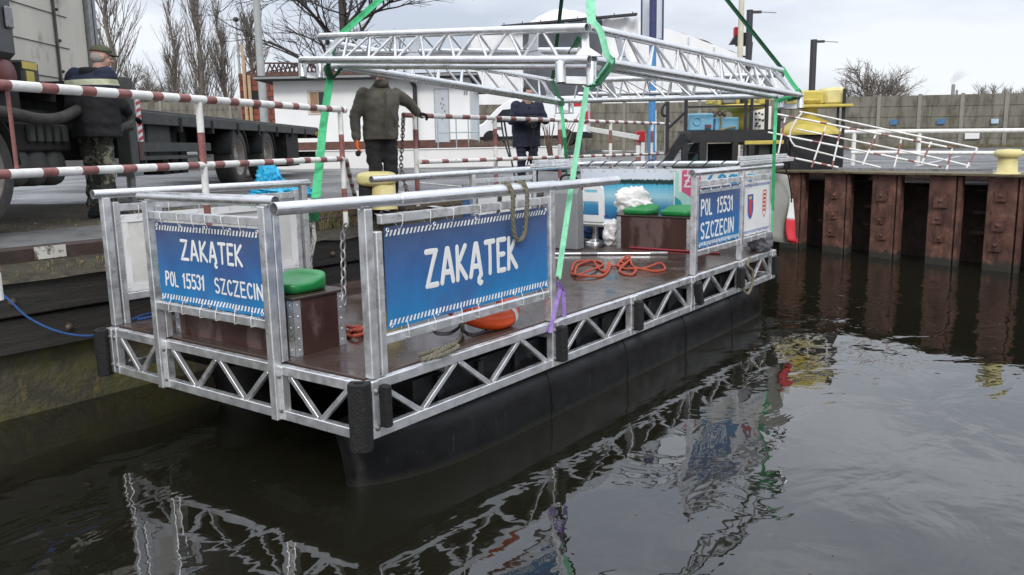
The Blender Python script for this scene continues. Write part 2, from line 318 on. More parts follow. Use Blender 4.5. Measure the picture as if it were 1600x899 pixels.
# ------------------------------------------------------------------ mesh builder
def frame(d, up=(0, 0, 1)):
    d = Vector(d).normalized(); up = Vector(up)
    if abs(d.dot(up)) > .98: up = Vector((1, 0, 0))
    s = d.cross(up).normalized(); u = s.cross(d).normalized(); return d, s, u
class MB:
    def __init__(s): s.v = []; s.f = []; s.s = []
    def add(s, vs, fs, smooth=False):
        o = len(s.v); s.v += [tuple(x) for x in vs]
        for f in fs: s.f.append(tuple(i+o for i in f)); s.s.append(smooth)
        return s
    def box(s, c, size, rz=0, M=None):
        hx, hy, hz = (x/2 for x in size); c = Vector(c)
        M = M or Matrix.Rotation(rz, 3, 'Z')
        vs = [c+M@Vector((x*hx, y*hy, z*hz)) for x in (-1, 1) for y in (-1, 1) for z in (-1, 1)]
        return s.add(vs, [(0, 1, 3, 2), (4, 6, 7, 5), (0, 4, 5, 1), (2, 3, 7, 6), (0, 2, 6, 4), (1, 5, 7, 3)])
    def bx(s, a, b):
        a = Vector(a); b = Vector(b); return s.box((a+b)/2, [abs(x) for x in (b-a)])
    def bar(s, p, q, w, h, up=(0, 0, 1)):
        p = Vector(p); q = Vector(q); d, sd, u = frame(q-p, up)
        M = Matrix((d, sd, u)).transposed()
        return s.box((p+q)/2, ((q-p).length, w, h), M=M)
    def tube(s, p, q, r, n=10, r2=None, hollow=0, up=(0, 0, 1)):
        return s.path([p, q], r, n, hollow=hollow, r2=r2)
    def path(s, pts, r, n=8, closed=False, r2=None, hollow=0, caps=True, squash=None):
        pts = [Vector(p) for p in pts]; m = len(pts); vs = []; fs = []
        prev = None
        for i, p in enumerate(pts):
            a = pts[i-1] if (i or closed) else p; c = pts[(i+1) % m] if (i < m-1 or closed) else p
            d = (c-a)
            if d.length < 1e-9: d = Vector((0, 0, 1))
            d.normalize()
            if prev is None: _, sd, u = frame(d)
            else:
                sd = prev-d*prev.dot(d)
                if sd.length < 1e-6: _, sd, u = frame(d)
                sd.normalize(); u = sd.cross(d)
            prev = sd
            rr = r if r2 is None else r+(r2-r)*i/(m-1)
            if isinstance(r, (list, tuple)): rr = r[i]
            for k in range(n):
                an = 2*PI*k/n; vs.append(p+(sd*math.cos(an)+u*math.sin(an))*rr)
        for i in range(m if closed else m-1):
            j = (i+1) % m
            for k in range(n): fs.append((i*n+k, i*n+(k+1) % n, j*n+(k+1) % n, j*n+k))
        s.add(vs, fs, True)
        if not closed and caps:
            for base, p, sgn in ((0, pts[0], 1), ((m-1)*n, pts[-1], -1)):
                ring = vs[base:base+n]
                if hollow:
                    dv = (pts[1]-pts[0]).normalized() if sgn == 1 else (pts[-2]-pts[-1]).normalized()
                    inn = [p+(x-p)*(1-hollow) for x in ring]; dp = [x+dv*.12 for x in inn]
                    fs = [(k, (k+1) % n, n+(k+1) % n, n+k) for k in range(n)]+[(n+k, n+(k+1) % n, 2*n+(k+1) % n, 2*n+k) for k in range(n)]+[tuple(range(2*n, 3*n))]
                    s.add(ring+inn+dp, fs)
                else: s.add(ring, [tuple(range(n))])
        return s
    def lathe(s, prof, c, n=24, M=None, smooth=True):
        c = Vector(c); M = M or Matrix.Identity(3); vs = []; fs = []
        for r, z in prof:
            for k in range(n): vs.append(c+M@Vector((r*math.cos(2*PI*k/n), r*math.sin(2*PI*k/n), z)))
        for i in range(len(prof)-1):
            for k in range(n): fs.append((i*n+k, i*n+(k+1) % n, (i+1)*n+(k+1) % n, (i+1)*n+k))
        return s.add(vs, fs, smooth)
    def prism(s, poly, o, u, v, dvec):
        o = Vector(o); u = Vector(u); v = Vector(v); dvec = Vector(dvec); n = len(poly)
        a = [o+u*x+v*y for x, y in poly]; bb = [x+dvec for x in a]
        return s.add(a+bb, [tuple(range(n)), tuple(range(2*n-1, n-1, -1))]+[(k, k+n, (k+1) % n+n, (k+1) % n) for k in range(n)])
    def sphere(s, c, r, n=12, M=None, fn=None):
        c = Vector(c); r = Vector(r) if hasattr(r, '__len__') else Vector((r, r, r)); M = M or Matrix.Identity(3)
        vs = []; fs = []; m = max(4, n*2//3)
        for i in range(m+1):
            th = PI*i/m
            for k in range(n):
                ph = 2*PI*k/n; q = Vector((math.sin(th)*math.cos(ph), math.sin(th)*math.sin(ph), math.cos(th)))
                q = Vector((q.x*r.x, q.y*r.y, q.z*r.z))
                if fn: q = fn(q)
                vs.append(c+M@q)
        for i in range(m):
            for k in range(n): fs.append((i*n+k, (i+1)*n+k, (i+1)*n+(k+1) % n, i*n+(k+1) % n))
        return s.add(vs, fs, True)
    def torus(s, c, R0, r, nR=32, n=10, M=None):
        c = Vector(c); M = M or Matrix.Identity(3)
        return s.path([c+M@Vector((R0*math.cos(2*PI*k/nR), R0*math.sin(2*PI*k/nR), 0)) for k in range(nR)], r, n, closed=True)
    def grid(s, fn, nu, nv, smooth=True):
        vs = [fn(i/nu, j/nv) for j in range(nv+1) for i in range(nu+1)]
        return s.add(vs, [(j*(nu+1)+i, j*(nu+1)+i+1, (j+1)*(nu+1)+i+1, (j+1)*(nu+1)+i) for j in range(nv) for i in range(nu)], smooth)
    def strap(s, pts, w, side, t=.005):
        pts = [Vector(p) for p in pts]; side = Vector(side).normalized()
        for p, q in zip(pts[:-1], pts[1:]):
            d = (q-p).normalized(); sd = (side-d*side.dot(d)).normalized(); nn = d.cross(sd)
            for sg in (-1, 1):      # webbing slightly folded along its middle
                s2 = (sd*math.cos(.32)+nn*math.sin(.32)*sg).normalized(); n2 = d.cross(s2); M = Matrix((d, s2, n2)).transposed()
                s.box((p+q)/2+sd*(w*.235*sg)+nn*(w*.075), ((q-p).length+.004, w*.5, t), M=M)
        return s
    def build(s, name, m, parent=None, bevel=0, origin=None, loc=None):
        o = origin if origin is not None else (Vector(parent['_w']) if parent is not None and '_w' in parent else Vector((0, 0, 0)))
        o = Vector(o)
        me = bpy.data.meshes.new(name); me.from_pydata([tuple(Vector(x)-o) for x in s.v], [], s.f)
        for p, sm in zip(me.polygons, s.s): p.use_smooth = sm
        bm = bmesh.new(); bm.from_mesh(me); bmesh.ops.recalc_face_normals(bm, faces=bm.faces); bm.to_mesh(me); bm.free()
        me.materials.append(m); me.update()
        ob = bpy.data.objects.new(name, me); COL.objects.link(ob)
        if parent is not None:
            ob.parent = parent; ob.location = o-Vector(parent['_w'])
        else: ob.location = o
        ob['_w'] = tuple(o)
        if bevel:
            bv = ob.modifiers.new('bevel', 'BEVEL'); bv.width = bevel; bv.segments = 1; bv.limit_method = 'ANGLE'; bv.angle_limit = R(40)
        return ob
def tag(o, label=None, cat=None, group=None, kind=None):
    for k, v in (('label', label), ('category', cat), ('group', group), ('kind', kind)):
        if v: o[k] = v
    return o
def thing(name, loc, label, cat, group=None, rz=0):
    o = bpy.data.objects.new(name, None); COL.objects.link(o); o.empty_display_size = .1
    o.location = loc; o.rotation_euler = (0, 0, rz); o['_w'] = tuple(loc)
    return tag(o, label, cat, group)
def local(name, label, cat, group=None):     # thing built round its own origin, placed afterwards
    return thing(name, (0, 0, 0), label, cat, group)
def place(o, loc, rz=0): o.location = loc; o.rotation_euler = (0, 0, rz); return o
def kids(o): return [c for c in bpy.data.objects if c.parent == o]
def copy_tree(o, parent=None):
    ch = kids(o); c = o.copy(); COL.objects.link(c); c.parent = parent
    for k in ch: copy_tree(k, c)
    return c
def L(o, s): o['label'] = s; return o

# ------------------------------------------------------------------ setting: water, ground
MB().grid(lambda a, b_: Vector((-120+160*a, -120+125*b_, 0)), 4, 4).build('water', WATER)['kind'] = 'structure'

EDGE_Y = 3.78
WD = Vector((.351, .936, 0)); WN = Vector((.936, -.351, 0)); WP = Vector((11.44, -1.97, 0))
def wallp(s, out=0, z=0): p = WP+WD*s+WN*out; return Vector((p.x, p.y, z))
# corner of the two quays
s_c = (EDGE_Y-WP.y)/WD.y; CORNER = wallp(s_c)
def gz(t):
    pts = [(0, 1.315), (1.2, 1.345), (3.2, 1.43), (8, 1.46), (20, 1.54), (40, 1.61), (200, 1.75)]
    for (a, za), (b_, zb) in zip(pts[:-1], pts[1:]):
        if t <= b_: return za+(zb-za)*(t-a)/(b_-a)
    return pts[-1][1]
def ground_z(p):
    d1 = p.y-EDGE_Y; d2 = (Vector(p)-WP).dot(WN)
    return gz(max(0, max(d1, d2)))
ts = [0, .5, 1, 2, 3, 4.5, 6, 8, 11, 15, 20, 28, 40, 60, 100, 200]
edge = [(Vector((x, EDGE_Y, 0)), Vector((0, 1, 0))) for x in (-60, -30, -15, -6, 0, 4, 8, 11)]
edge.append((CORNER.copy(), Vector((0, 1, 0))))
for k in range(1, 8):
    a = R(90-110.55*k/7); edge.append((CORNER.copy(), Vector((math.cos(a), math.sin(a), 0))))
edge += [(wallp(s), WN) for s in (3, 0, -4, -12, -40)]
def gpt(i, j):
    p, d = edge[i]; t_ = ts[j]; q = p+d*(.02+t_); return Vector((q.x, q.y, gz(t_)))
g = MB(); ne = len(edge); nj = len(ts)
g.add([gpt(i, j) for j in range(nj) for i in range(ne)], [(j*ne+i, j*ne+i+1, (j+1)*ne+i+1, (j+1)*ne+i) for j in range(nj-1) for i in range(ne-1)], True)
g.build('yard_ground', ASPH)['kind'] = 'structure'
# quay slab strip and gravel strip lying on the yard
def strip(name, m, y0, y1, x0, x1, dz, n=24):
    o = MB().grid(lambda a, b_: Vector((x0+(x1-x0)*a, y0+(y1-y0)*b_, gz(max(0, y0+(y1-y0)*b_-EDGE_Y))+dz)), n, 3).build(name, m); o['kind'] = 'structure'; return o
strip('quay_walkway', SLAB, EDGE_Y+.03, EDGE_Y+1.1, -30, 2.6, .012)
def gravel_edge(a, b_):
    x = -30+32.6*a; far = EDGE_Y+5.2+1.2*noise.noise(Vector((x*.5, 0, 0)))+.4*noise.noise(Vector((x*2.1, 3, 0)))-max(0, x)*.9
    y = EDGE_Y+1.12+(far-EDGE_Y-1.12)*b_; return Vector((x, y, gz(y-EDGE_Y)+.008))
o = MB().grid(gravel_edge, 120, 8).build('gravel_strip', GRAV); o['kind'] = 'structure'
strip('gravel_strip', GRAV, EDGE_Y+.03, EDGE_Y+1.1, 2.62, 12, .010)
o = MB().grid(lambda a, b_: Vector((-30+43.5*a, 3.36+.40*b_, 1.10+.11*b_+.03*noise.noise(Vector((a*150, b_*4, 0))))), 160, 5).build('dirt_ledge', DIRT); o['kind'] = 'structure'
# white painted lines on the yard
def paint(pts, wd):
    m = MB()
    for (a, b_) in pts:
        p = G(*a, 1.47); q = G(*b_, 1.47); d = (q-p).normalized(); sd = Vector((-d.y, d.x, 0))*wd/2
        n = 10; vs = []
        for k in range(n+1):
            c_ = p.lerp(q, k/n)
            for e in (-1, 1):
                x = c_+sd*e; vs.append((x.x, x.y, ground_z(x)+.006))
        m.add(vs, [(2*k, 2*k+1, 2*k+3, 2*k+2) for k in range(n)])
    return m
o = paint([((640, 300), (830, 322)), ((560, 288), (860, 300)), ((460, 300), (640, 312)), ((650, 282), (780, 285)), ((445, 268), (560, 264)), ((900, 258), (1000, 262)), ((1320, 252), (1600, 247)), ((1430, 258), (1500, 245)), ((600, 318), (555, 292))], .12).build('road_markings', LINEW); o['kind'] = 'structure'

# ------------------------------------------------------------------ quay wall with timber fenders
qw = thing('quay_wall', (0, 3.55, 0), 'mossy concrete quay wall with two dark timber fender beams left of the boat', 'quay wall')
m = MB().grid(lambda a, b_: Vector((-30+43*a, 3.56+.02*noise.noise(Vector((a*90, b_*4, 2))), -1.2+1.85*b_)), 180, 10); m.build('wall', QWALL, qw)
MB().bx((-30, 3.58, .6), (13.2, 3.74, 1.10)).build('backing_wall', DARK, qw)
for i, (z0, z1, yy) in enumerate(((.83, 1.105, 3.40), (.53, .81, 3.44))):
    for j in range(8):
        x0 = -12+j*3.1+(1.1 if i else 0)
        MB().bx((x0, yy, z0), (x0+3.085, 3.575, z1)).build('timber_beam', TIMB, qw, bevel=.012)
for px_, py_ in ((18, 461), (110, 494), (330, 402), (520, 400)):
    p = YP(px_, py_, 3.40)
    p.z = .95 if p.z > .84 else .67
    if p.z < .8: p.y = 3.44
    mm = MB().lathe([(.0, .02), (.022, .02), (.028, .008), (.034, .0), (.034, -.02)], p, 10, Matrix.Rotation(R(90), 3, 'X')); mm.build('bolt', CHAIN, qw)
kb = MB().bx((-30, EDGE_Y-.04, 1.15), (13.0, EDGE_Y+.028, 1.328)); kb.build('kerb', KERBR, qw, bevel=.02)
a_ = YP(55, 408, EDGE_Y-.04); b_ = YP(104, 402, EDGE_Y-.04)
MB().bx((a_.x, EDGE_Y-.046, 1.215), (b_.x, EDGE_Y-.041, 1.318)).build('paint_patch', KERBW, qw)

# ------------------------------------------------------------------ sheet pile wall
sp = thing('sheet_pile_wall', wallp(0), 'rusty brown steel sheet pile wall across the end of the basin', 'sheet pile wall')
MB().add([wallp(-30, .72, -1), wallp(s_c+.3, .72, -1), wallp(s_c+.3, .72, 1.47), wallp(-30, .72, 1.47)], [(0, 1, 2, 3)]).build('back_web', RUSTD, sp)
def s_of(px_, py_):
    p = PL(px_, py_, WP, WN); return (p-WP).dot(WD)
pil = [(1286, 1317), (1360, 1395), (1451, 1486), (1541, 1583)]
spans = [(s_of(b2, 340), s_of(a2, 340)) for a2, b2 in pil]
pitch = (sum(spans[0])/2-sum(spans[3])/2)/3; wpil = sum(b2-a2 for a2, b2 in spans)/4
c0 = sum(spans[0])/2
cents = [sum(x)/2 for x in spans]+[cents_ for cents_ in [c0+pitch*k for k in (1, 2, 3)]]+[sum(spans[3])/2-pitch*k for k in range(1, 12)]
rnd = random.Random(3)
for c_ in cents:
    if c_ > s_c-.3: continue
    h = wpil/2; e = .12
    prof = [(-h-.04, .24), (-h-.02, .02), (-h, 0), (h, 0), (h+.02, .02), (h+.04, .24)]
    z0, z1 = -1.0, 1.44+rnd.uniform(-.015, .015)
    vs = []; fs = []
    for zz in (z0, -.0, .4, .8, 1.2, z1):
        for a, ou in prof: vs.append(wallp(c_+a, ou, zz))
    for r_i in range(5):
        for k in range(5): fs.append((r_i*6+k, r_i*6+k+1, (r_i+1)*6+k+1, (r_i+1)*6+k))
    po = MB().add(vs, fs).build('sheet_pile', RUST, sp)
    MB().prism([(-.03, 0), (.03, 0), (.03, .05), (-.03, .05)], wallp(c_-h-.09, .05, -.6), WD, -WN*1.0, (0, 0, 2.03)).build('interlock', RUST, po)
    for zz in (1.05+rnd.uniform(-.12, .12), .72+rnd.uniform(-.08, .08), .38+rnd.uniform(-.08, .08)):
        if rnd.random() < .15: continue
        mm = MB(); ws = rnd.uniform(.055, .115)
        off = rnd.uniform(-.03, .03)
        mm.prism([(-ws, -ws), (ws, -ws), (ws, ws), (-ws, ws)], wallp(c_+off, -.002, zz), WD, Vector((0, 0, 1)), -WN*.035)
        mm.sphere(wallp(c_+off, -.03, zz), .035, 8)
        mm.build('bolt_plate', RUST, po)
for k in range(6):
    a0 = s_c-.1-k*1.15; a1 = a0-1.14
    zz = 1.455+rnd.uniform(-.008, .008)
    MB().prism([(a1, -.10+rnd.uniform(-.03, .02)), (a0, -.10+rnd.uniform(-.03, .02)), (a0, .6), (a1, .6)], wallp(0, 0, zz), WD, WN, (0, 0, .03)).build('cap_plate', mat('cap_olive_rust', (.13, .11, .06), .7, 0, .3, 5, .3, 30, (.10, .05, .03), .5, .6, 5), sp)
for k in range(10):
    c_ = c0+pitch*2.5-pitch*k
    for zz in (1.18, .83, .5):
        if rnd.random() < .75: MB().prism([(-.14, .4), (.14, .4), (.14, .71), (-.14, .71)], wallp(c_, 0, zz), WD, WN, (0, 0, .05)).build('rung', RUSTD, sp)

# ------------------------------------------------------------------ letters drawn as strokes
def arc(cx, cy, rx, ry, a0, a1, n=9):
    return [(cx+rx*math.cos(R(a0+(a1-a0)*k/n)), cy+ry*math.sin(R(a0+(a1-a0)*k/n))) for k in range(n+1)]
GL = {
 'Z': (.52, [[(0, 1), (.5, 1), (0, 0), (.52, 0)]]),
 'A': (.56, [[(0, 0), (.25, 1), (.31, 1), (.56, 0)], [(.1, .3), (.46, .3)]]),
 'K': (.48, [[(0, 0), (0, 1)], [(.44, 1), (.05, .5), (.48, 0)]]),
 'Ą': (.56, [[(0, 0), (.25, 1), (.31, 1), (.56, 0)], [(.1, .3), (.46, .3)], [(.53, .0), (.44, -.1), (.43, -.2), (.5, -.26), (.57, -.24)]]),
 'T': (.54, [[(0, 1), (.54, 1)], [(.27, 1), (.27, 0)]]),
 'E': (.42, [[(.42, 1), (0, 1), (0, 0), (.42, 0)], [(0, .52), (.36, .52)]]),
 'P': (.42, [[(0, 0), (0, 1)]+[(.2, 1)]+arc(.2, .75, .22, .25, 90, -90)+[(0, .5)]]),
 'O': (.46, [arc(.23, .5, .23, .5, 0, 360, 20)]),
 'L': (.38, [[(0, 1), (0, 0), (.38, 0)]]),
 '1': (.26, [[(0, .82), (.16, 1), (.16, 0)]]),
 '5': (.42, [[(.4, 1), (.04, 1), (.02, .55), (.18, .6)]+arc(.18, .3, .24, .3, 90, -110)+[(0, .06)]]),
 '3': (.40, [arc(.17, .76, .21, .24, 150, -70)+arc(.16, .28, .24, .28, 70, -150)]),
 'S': (.42, [arc(.21, .76, .21, .24, 40, 230)+arc(.21, .25, .21, .25, 70, -140)]),
 'C': (.42, [arc(.24, .5, .24, .5, 45, 315, 14)]),
 'I': (.02, [[(.01, 0), (.01, 1)]]),
 'N': (.46, [[(0, 0), (0, 1), (.46, 0), (.46, 1)]]),
 'Ż': (.52, [[(0, 1), (.5, 1), (0, 0), (.52, 0)], [(.12, .5), (.42, .5)], [(.25, 1.2), (.27, 1.22)]]),
 'e': (.42, [[(.02, .33), (.42, .33)]+arc(.22, .31, .21, .31, 5, 310, 12)]),
 'g': (.42, [arc(.21, .33, .2, .3, 0, 360, 14), [(.42, .62), (.42, -.1)]+arc(.21, -.1, .21, .2, 0, -150, 6)]),
 'r': (.28, [[(0, 0), (0, .64)], [(0, .42), (.1, .6), (.28, .62)]]),
 'z': (.38, [[(0, .62), (.36, .62), (0, 0), (.38, 0)]]),
 ' ': (.35, [])}
def lettering(name, text, o, u, v, nrm, height, width, m, parent, sw=.13, gap=.24):
    adv = []; x = 0
    for ch in text:
        adv.append(x); x += GL[ch][0]+gap
    tot = x-gap; kx = width/tot; o = Vector(o); u = Vector(u); v = Vector(v); nrm = Vector(nrm)
    mb = MB(); rr = sw*height/2
    for ch, ax in zip(text, adv):
        if ch == ' ':
            mb.build(name, m, parent); mb = MB()
        for st in GL[ch][1]:
            P2 = [o+u*((ax+x)*kx)+v*(y*height) for x, y in st]
            P3 = [P2[0]]
            for q in P2[1:]:
                n_ = max(1, int((q-P3[-1]).length/.022)); a_ = P3[-1]
                for k in range(1, n_+1): P3.append(a_.lerp(q, k/n_))
            P2 = P3
            # round ends
            d0 = (P2[0]-P2[1]).normalized(); d1 = (P2[-1]-P2[-2]).normalized()
            mid = MB().path(P2, rr, 8, caps=False)
            for c_, q in ((P2[0], 1), (P2[-1], 1)): mid.sphere(c_, rr*.98, 8)
            for q in P2[1:-1]: mid.sphere(q, rr*.99, 8)
            vs = []
            for x in mid.v:
                x = Vector(x); dist = (x-o).dot(nrm); vs.append(x-nrm*dist*(1-.0012/rr)+nrm*.0016)
            mb.add(vs, mid.f, False)
    return mb.build(name, m, parent)

# ------------------------------------------------------------------ the pontoon boat
DK = .75; BL = 6.82; BW = 2.765; TR = .349
boat = thing('pontoon_boat', (3.4, 1.4, 0), 'aluminium and brown ply pontoon boat with blue name banners and black hulls', 'boat')
tops = DK-.03; bots = DK-TR+.03
def edge_truss(p0, p1, zig, joints, nrm):
    p0 = Vector(p0); p1 = Vector(p1); d = (p1-p0).normalized(); ln = (p1-p0).length; nrm = Vector(nrm)
    mb = MB(); e = Vector((0, 0, 1))
    mb.bar(p0+e*tops, p1+e*tops, .05, .06); mb.bar(p0+e*bots, p1+e*bots, .05, .062)
    o_ = mb.build('edge_truss', ALU, boat, bevel=.004)
    for j in joints:
        c_ = p0+d*j; q = MB()
        for s_ in (-.034, .034):
            q.bar(c_+d*s_+e*(bots-.028)+nrm*.003, c_+d*s_+e*(tops+.026)+nrm*.003, .054, .058, up=nrm)
        q.build('joint_plate', ALU, o_, bevel=.004)
        for zz in (tops-.035, bots+.035):
            for s_ in (-.034, .034):
                MB().lathe([(0, .012), (.012, .012), (.014, .004), (.02, .004), (.02, 0)], c_+d*s_+e*zz+nrm*.031, 8, nrm.to_track_quat('Z', 'Y').to_matrix()).build('bolt', STEEL, o_)
    for a, top in zig:
        pass
    for (a, ta), (b2, tb) in zip(zig[:-1], zig[1:]):
        if ta == tb: continue
        pa = p0+d*a+e*(tops-.03 if ta else bots+.031); pb = p0+d*b2+e*(tops-.03 if tb else bots+.031)
        MB().bar(pa, pb, .032, .034, up=nrm).build('lattice_bar', ALU, o_, bevel=.003)
    return o_
def zz_(a, b_, n, start):
    out = []
    for k in range(n+1): out.append((a+(b_-a)*k/n, (k % 2 == 0) == start))
    return out
x1, x2, x3, x4 = 1.96, 3.19, 4.44, 5.70
# each module's zigzag; a repeated level breaks the chain between modules
ez = zz_(.12, 1.84, 5, True)+[(2.09, False), (2.09, False)]+zz_(2.09, 3.08, 3, False)+[(3.3, True)]+zz_(3.3, 4.34, 3, True)+[(4.55, False)]+zz_(4.55, 5.6, 3, False)+[(5.82, True)]+zz_(5.82, 6.7, 3, True)
def chain(z):  # split where two successive points belong to different modules
    return z
def mods(p0, p1, lst, joints, nrm):
    base = edge_truss(p0, p1, [(0, True), (0, True)], joints, nrm)
    p0 = Vector(p0); d = (Vector(p1)-p0).normalized(); e = Vector((0, 0, 1))
    for z in lst:
        for (a, ta), (b2, tb) in zip(z[:-1], z[1:]):
            sgn = 1 if b2 > a else -1
            pa = p0+d*(a+.016)+e*(tops-.03 if ta else bots+.031); pb = p0+d*(b2-.016)+e*(tops-.03 if tb else bots+.031)
            MB().bar(pa, pb, .032, .034, up=nrm).build('lattice_bar', ALU, base, bevel=.003)
    return base
mods((0, 0, 0), (BL, 0, 0), [zz_(.12, 1.86, 5, True), zz_(2.07, 3.09, 3, False), zz_(3.3, 4.34, 3, True), zz_(4.55, 5.6, 3, False), zz_(5.8, 6.7, 3, True)], (.03, x1, x2, x3, x4, BL-.06), (0, -1, 0))
mods((0, BW, 0), (0, 0, 0), [zz_(.12, .64, 2, True), zz_(.82, 1.92, 4, True), zz_(2.10, 2.66, 2, True)], (.05, BW-2.036, BW-.753), (-1, 0, 0))
mods((0, BW, 0), (BL, BW, 0), [zz_(.12, 3.3, 8, True), zz_(3.5, 6.7, 8, True)], (.03, x1, 3.4, BL-.06), (0, 1, 0))
mods((BL, 0, 0), (BL, BW, 0), [zz_(.12, 2.6, 6, True)], (.9, 1.8), (1, 0, 0))
# deck boards
for xa, xb in ((.04, 3.175), (3.18, BL-.03)):
    MB().bx((xa, .03, DK-.01), (xb, BW-.03, DK+.012)).build('deck_board', DECKM, boat, bevel=.003)
MB().bx((3.176, .03, DK-.01), (3.179, BW-.03, DK+.0105)).build('deck_joint', ALU, boat)
# cross beams under the deck
for x in (.8, 1.96, 3.19, 4.44, 5.7): MB().bx((x-.03, .06, .62), (x+.03, BW-.06, .735)).build('cross_beam', ALU, boat)
# hulls
def hull(yc, fwd=0):
    mb = MB(); xs = [.14+.02*k for k in range(4)]+[.25, .32, .42, .55, .72, .95, 1.3]+[1.3+.6*k for k in range(1, 8)]+[6.0, 6.35, 6.6, 6.75, 6.84, 6.9]
    n = 24; rings = []
    for x in xs:
        a = min(1, (x-.13)/1.1); b2 = min(1, (6.92-x)/.9)
        k = (1-(1-a)**2.2)**.62*(1-(1-b2)**2.4)**.5
        hw = .335*max(.02, k); rise = .35*(1-min(1, (x-.13)/.7))**2
        ring = []
        for i in range(n):
            th = 2*PI*i/n; c_, s_ = math.cos(th), math.sin(th)
            yy = hw*math.copysign(abs(c_)**.55, c_); zz = .10+.33*math.copysign(abs(s_)**.7, s_)
            if zz < .1: zz = .1+(zz-.1)*(1-rise)
            ring.append(Vector((x+fwd*max(0, 1-(x-.14)/1.2)+(.06*(zz-.1) if x > 3 else -.30*max(0, zz-.1)), yc+yy, zz)))
        rings.append(ring)
    m_ = len(xs); vs = [p for r_ in rings for p in r_]
    fs = [(i*n+k, i*n+(k+1) % n, (i+1)*n+(k+1) % n, (i+1)*n+k) for i in range(m_-1) for k in range(n)]+[tuple(range(n)), tuple(range((m_-1)*n, m_*n))]
    mb.add(vs, fs, True); ho = mb.build('pontoon_hull', HULLM, boat)
    for x in (1.9, 3.1, 4.3, 5.5):
        q = MB(); ring = []
        for i in range(24):
            th = 2*PI*i/24; c_, s_ = math.cos(th), math.sin(th); ring.append(Vector((x, yc+.337*math.copysign(abs(c_)**.55, c_), .10+.332*math.copysign(abs(s_)**.7, s_))))
        q.path(ring, .007, 5, closed=True).build('weld_seam', HULLM, ho)
    return ho
hull(.315); hull(BW-.315, .55)
for yc in (.375, BW-.375):   # saddle between hull and deck
    mb = MB().bx((.5, yc-.28, .40), (6.5, yc+.28, .62))
    for k in range(14): mb.bx((.7+k*.42, yc-.31, .41), (.76+k*.42, yc+.31, .61))
    mb.build('hull_saddle', HULLM, boat)
# fenders
def fender(c, s, tilt=0, up=(0, 0, 1)):
    mb = MB(); q = Matrix.Rotation(tilt, 3, 'Y'); w_, d_, h_ = s
    prof = [(-d_/2, -w_/2), (d_*.3, -w_/2), (d_/2, -w_*.28), (d_/2, w_*.28), (d_*.3, w_/2), (-d_/2, w_/2)]
    c = Vector(c); a = [c+q@Vector((y, -x, -h_/2)) for x, y in prof]; bb = [c+q@Vector((y, -x, h_/2)) for x, y in prof]
    n = 6; mb.add(a+bb, [tuple(range(n)), tuple(range(2*n-1, n-1, -1))]+[(k, k+n, (k+1) % n+n, (k+1) % n) for k in range(n)])
    return mb.build('fender', BLACKR, boat, bevel=.008)
def corner_fender(c, h, rz):
    mb = MB(); q = Matrix.Rotation(rz, 3, 'Z'); prof = [(-.062, .045), (-.062, -.02), (-.036, -.055), (.036, -.055), (.062, -.02), (.062, .045)]; n = 6
    inn = [(x*.45, y*.45) for x, y in prof]; c = Vector(c)
    ring = lambda pr, z: [c+q@Vector((x, y, z)) for x, y in pr]
    vs = ring(prof, -h/2)+ring(prof, h/2)+ring(inn, h/2)+ring(inn, h/2-.06)
    fs = [tuple(range(n))]+[(k, k+n, (k+1) % n+n, (k+1) % n) for k in range(n)]+[(n+k, 2*n+k, 2*n+(k+1) % n, n+(k+1) % n) for k in range(n)]+[(2*n+k, 3*n+k, 3*n+(k+1) % n, 2*n+(k+1) % n) for k in range(n)]+[tuple(range(3*n, 4*n))]
    mb.add(vs, fs); return mb.build('fender', BLACKR, boat, bevel=.006)
corner_fender((-.058, -.022, .565), .40, R(-90+35))
corner_fender((-.06, BW+.03, .565), .36, R(-140))
fender((.115, -.055, .59), (.06, .07, .25))
for px_, py_, tl, h in ((877, 537, 0, .27), (997, 493, 0, .26), (1091, 458, R(-16), .24), (1157, 434, 0, .22), (1211, 415, 0, .22)):
    p = YP(px_, py_, -.055); fender((p.x, -.062, p.z), (.085, .075, h), tl)
# railings
def post(x, y, z1=1.735, s=.062, zb=None):
    return MB().bx((x-s/2, y-s/2, DK-TR if zb else DK+.01), (x+s/2, y+s/2, z1)).build('rail_post', ALU, boat, bevel=.005)
HT_ = .0345
def handrail(p, q, ext=None):
    return MB().tube(p, q, HT_, 16, hollow=.12).build('handrail', ALUT, boat)
zr = 1.765
for y in (.753, 2.036):
    post(-.033, y, 1.735, .062, True); post(.033, y, 1.7, .05)
handrail((-.02, .655, zr), (-.02, 2.145, zr+.0))
zs = 1.765
for x in (.075, x1-.04): post(x, 0.0)
post(.155, .0, 1.60, .05)
handrail((-.54, 0, zs+.012), (.35, 0, zs+.004)); MB().tube((.35, 0, zs+.004), (1.98, 0, zs), .040, 16).build('handrail', ALUT, boat); handrail((1.98, 0, zs), (2.93, 0, zs))
for x in (x3+.04, x4, 6.62): post(x, 0.0)
handrail((x3-.03, 0, zs), (6.98, 0, zs))
for x in (.045, 1.92): post(x, BW)
post(.12, BW, 1.70, .05); post(1.83, BW, 1.70, .05)
handrail((-.04, BW, zr), (1.99, BW, zr-.01))
for x in (4.42, 5.66, 6.55): post(x, BW)
handrail((2.80, BW, zr-.015), (6.75, BW, zr))
for y in (.35, 1.4, 2.45): post(BL-.03, y, 1.75)
MB().tube((BL-.03, -.02, 1.79), (BL-.03, 2.8, 1.79), .034, 14).build('handrail', ALUT, boat)
# spiral lashing cord on the stern rail
pts = []
for k in range(140):
    a = k*.5; pts.append((BL-.03+.038*math.cos(a), .35+2.35*k/139, 1.79+.038*math.sin(a)))
MB().path(pts, .006, 5).build('lashing_cord', BLACKC, boat)

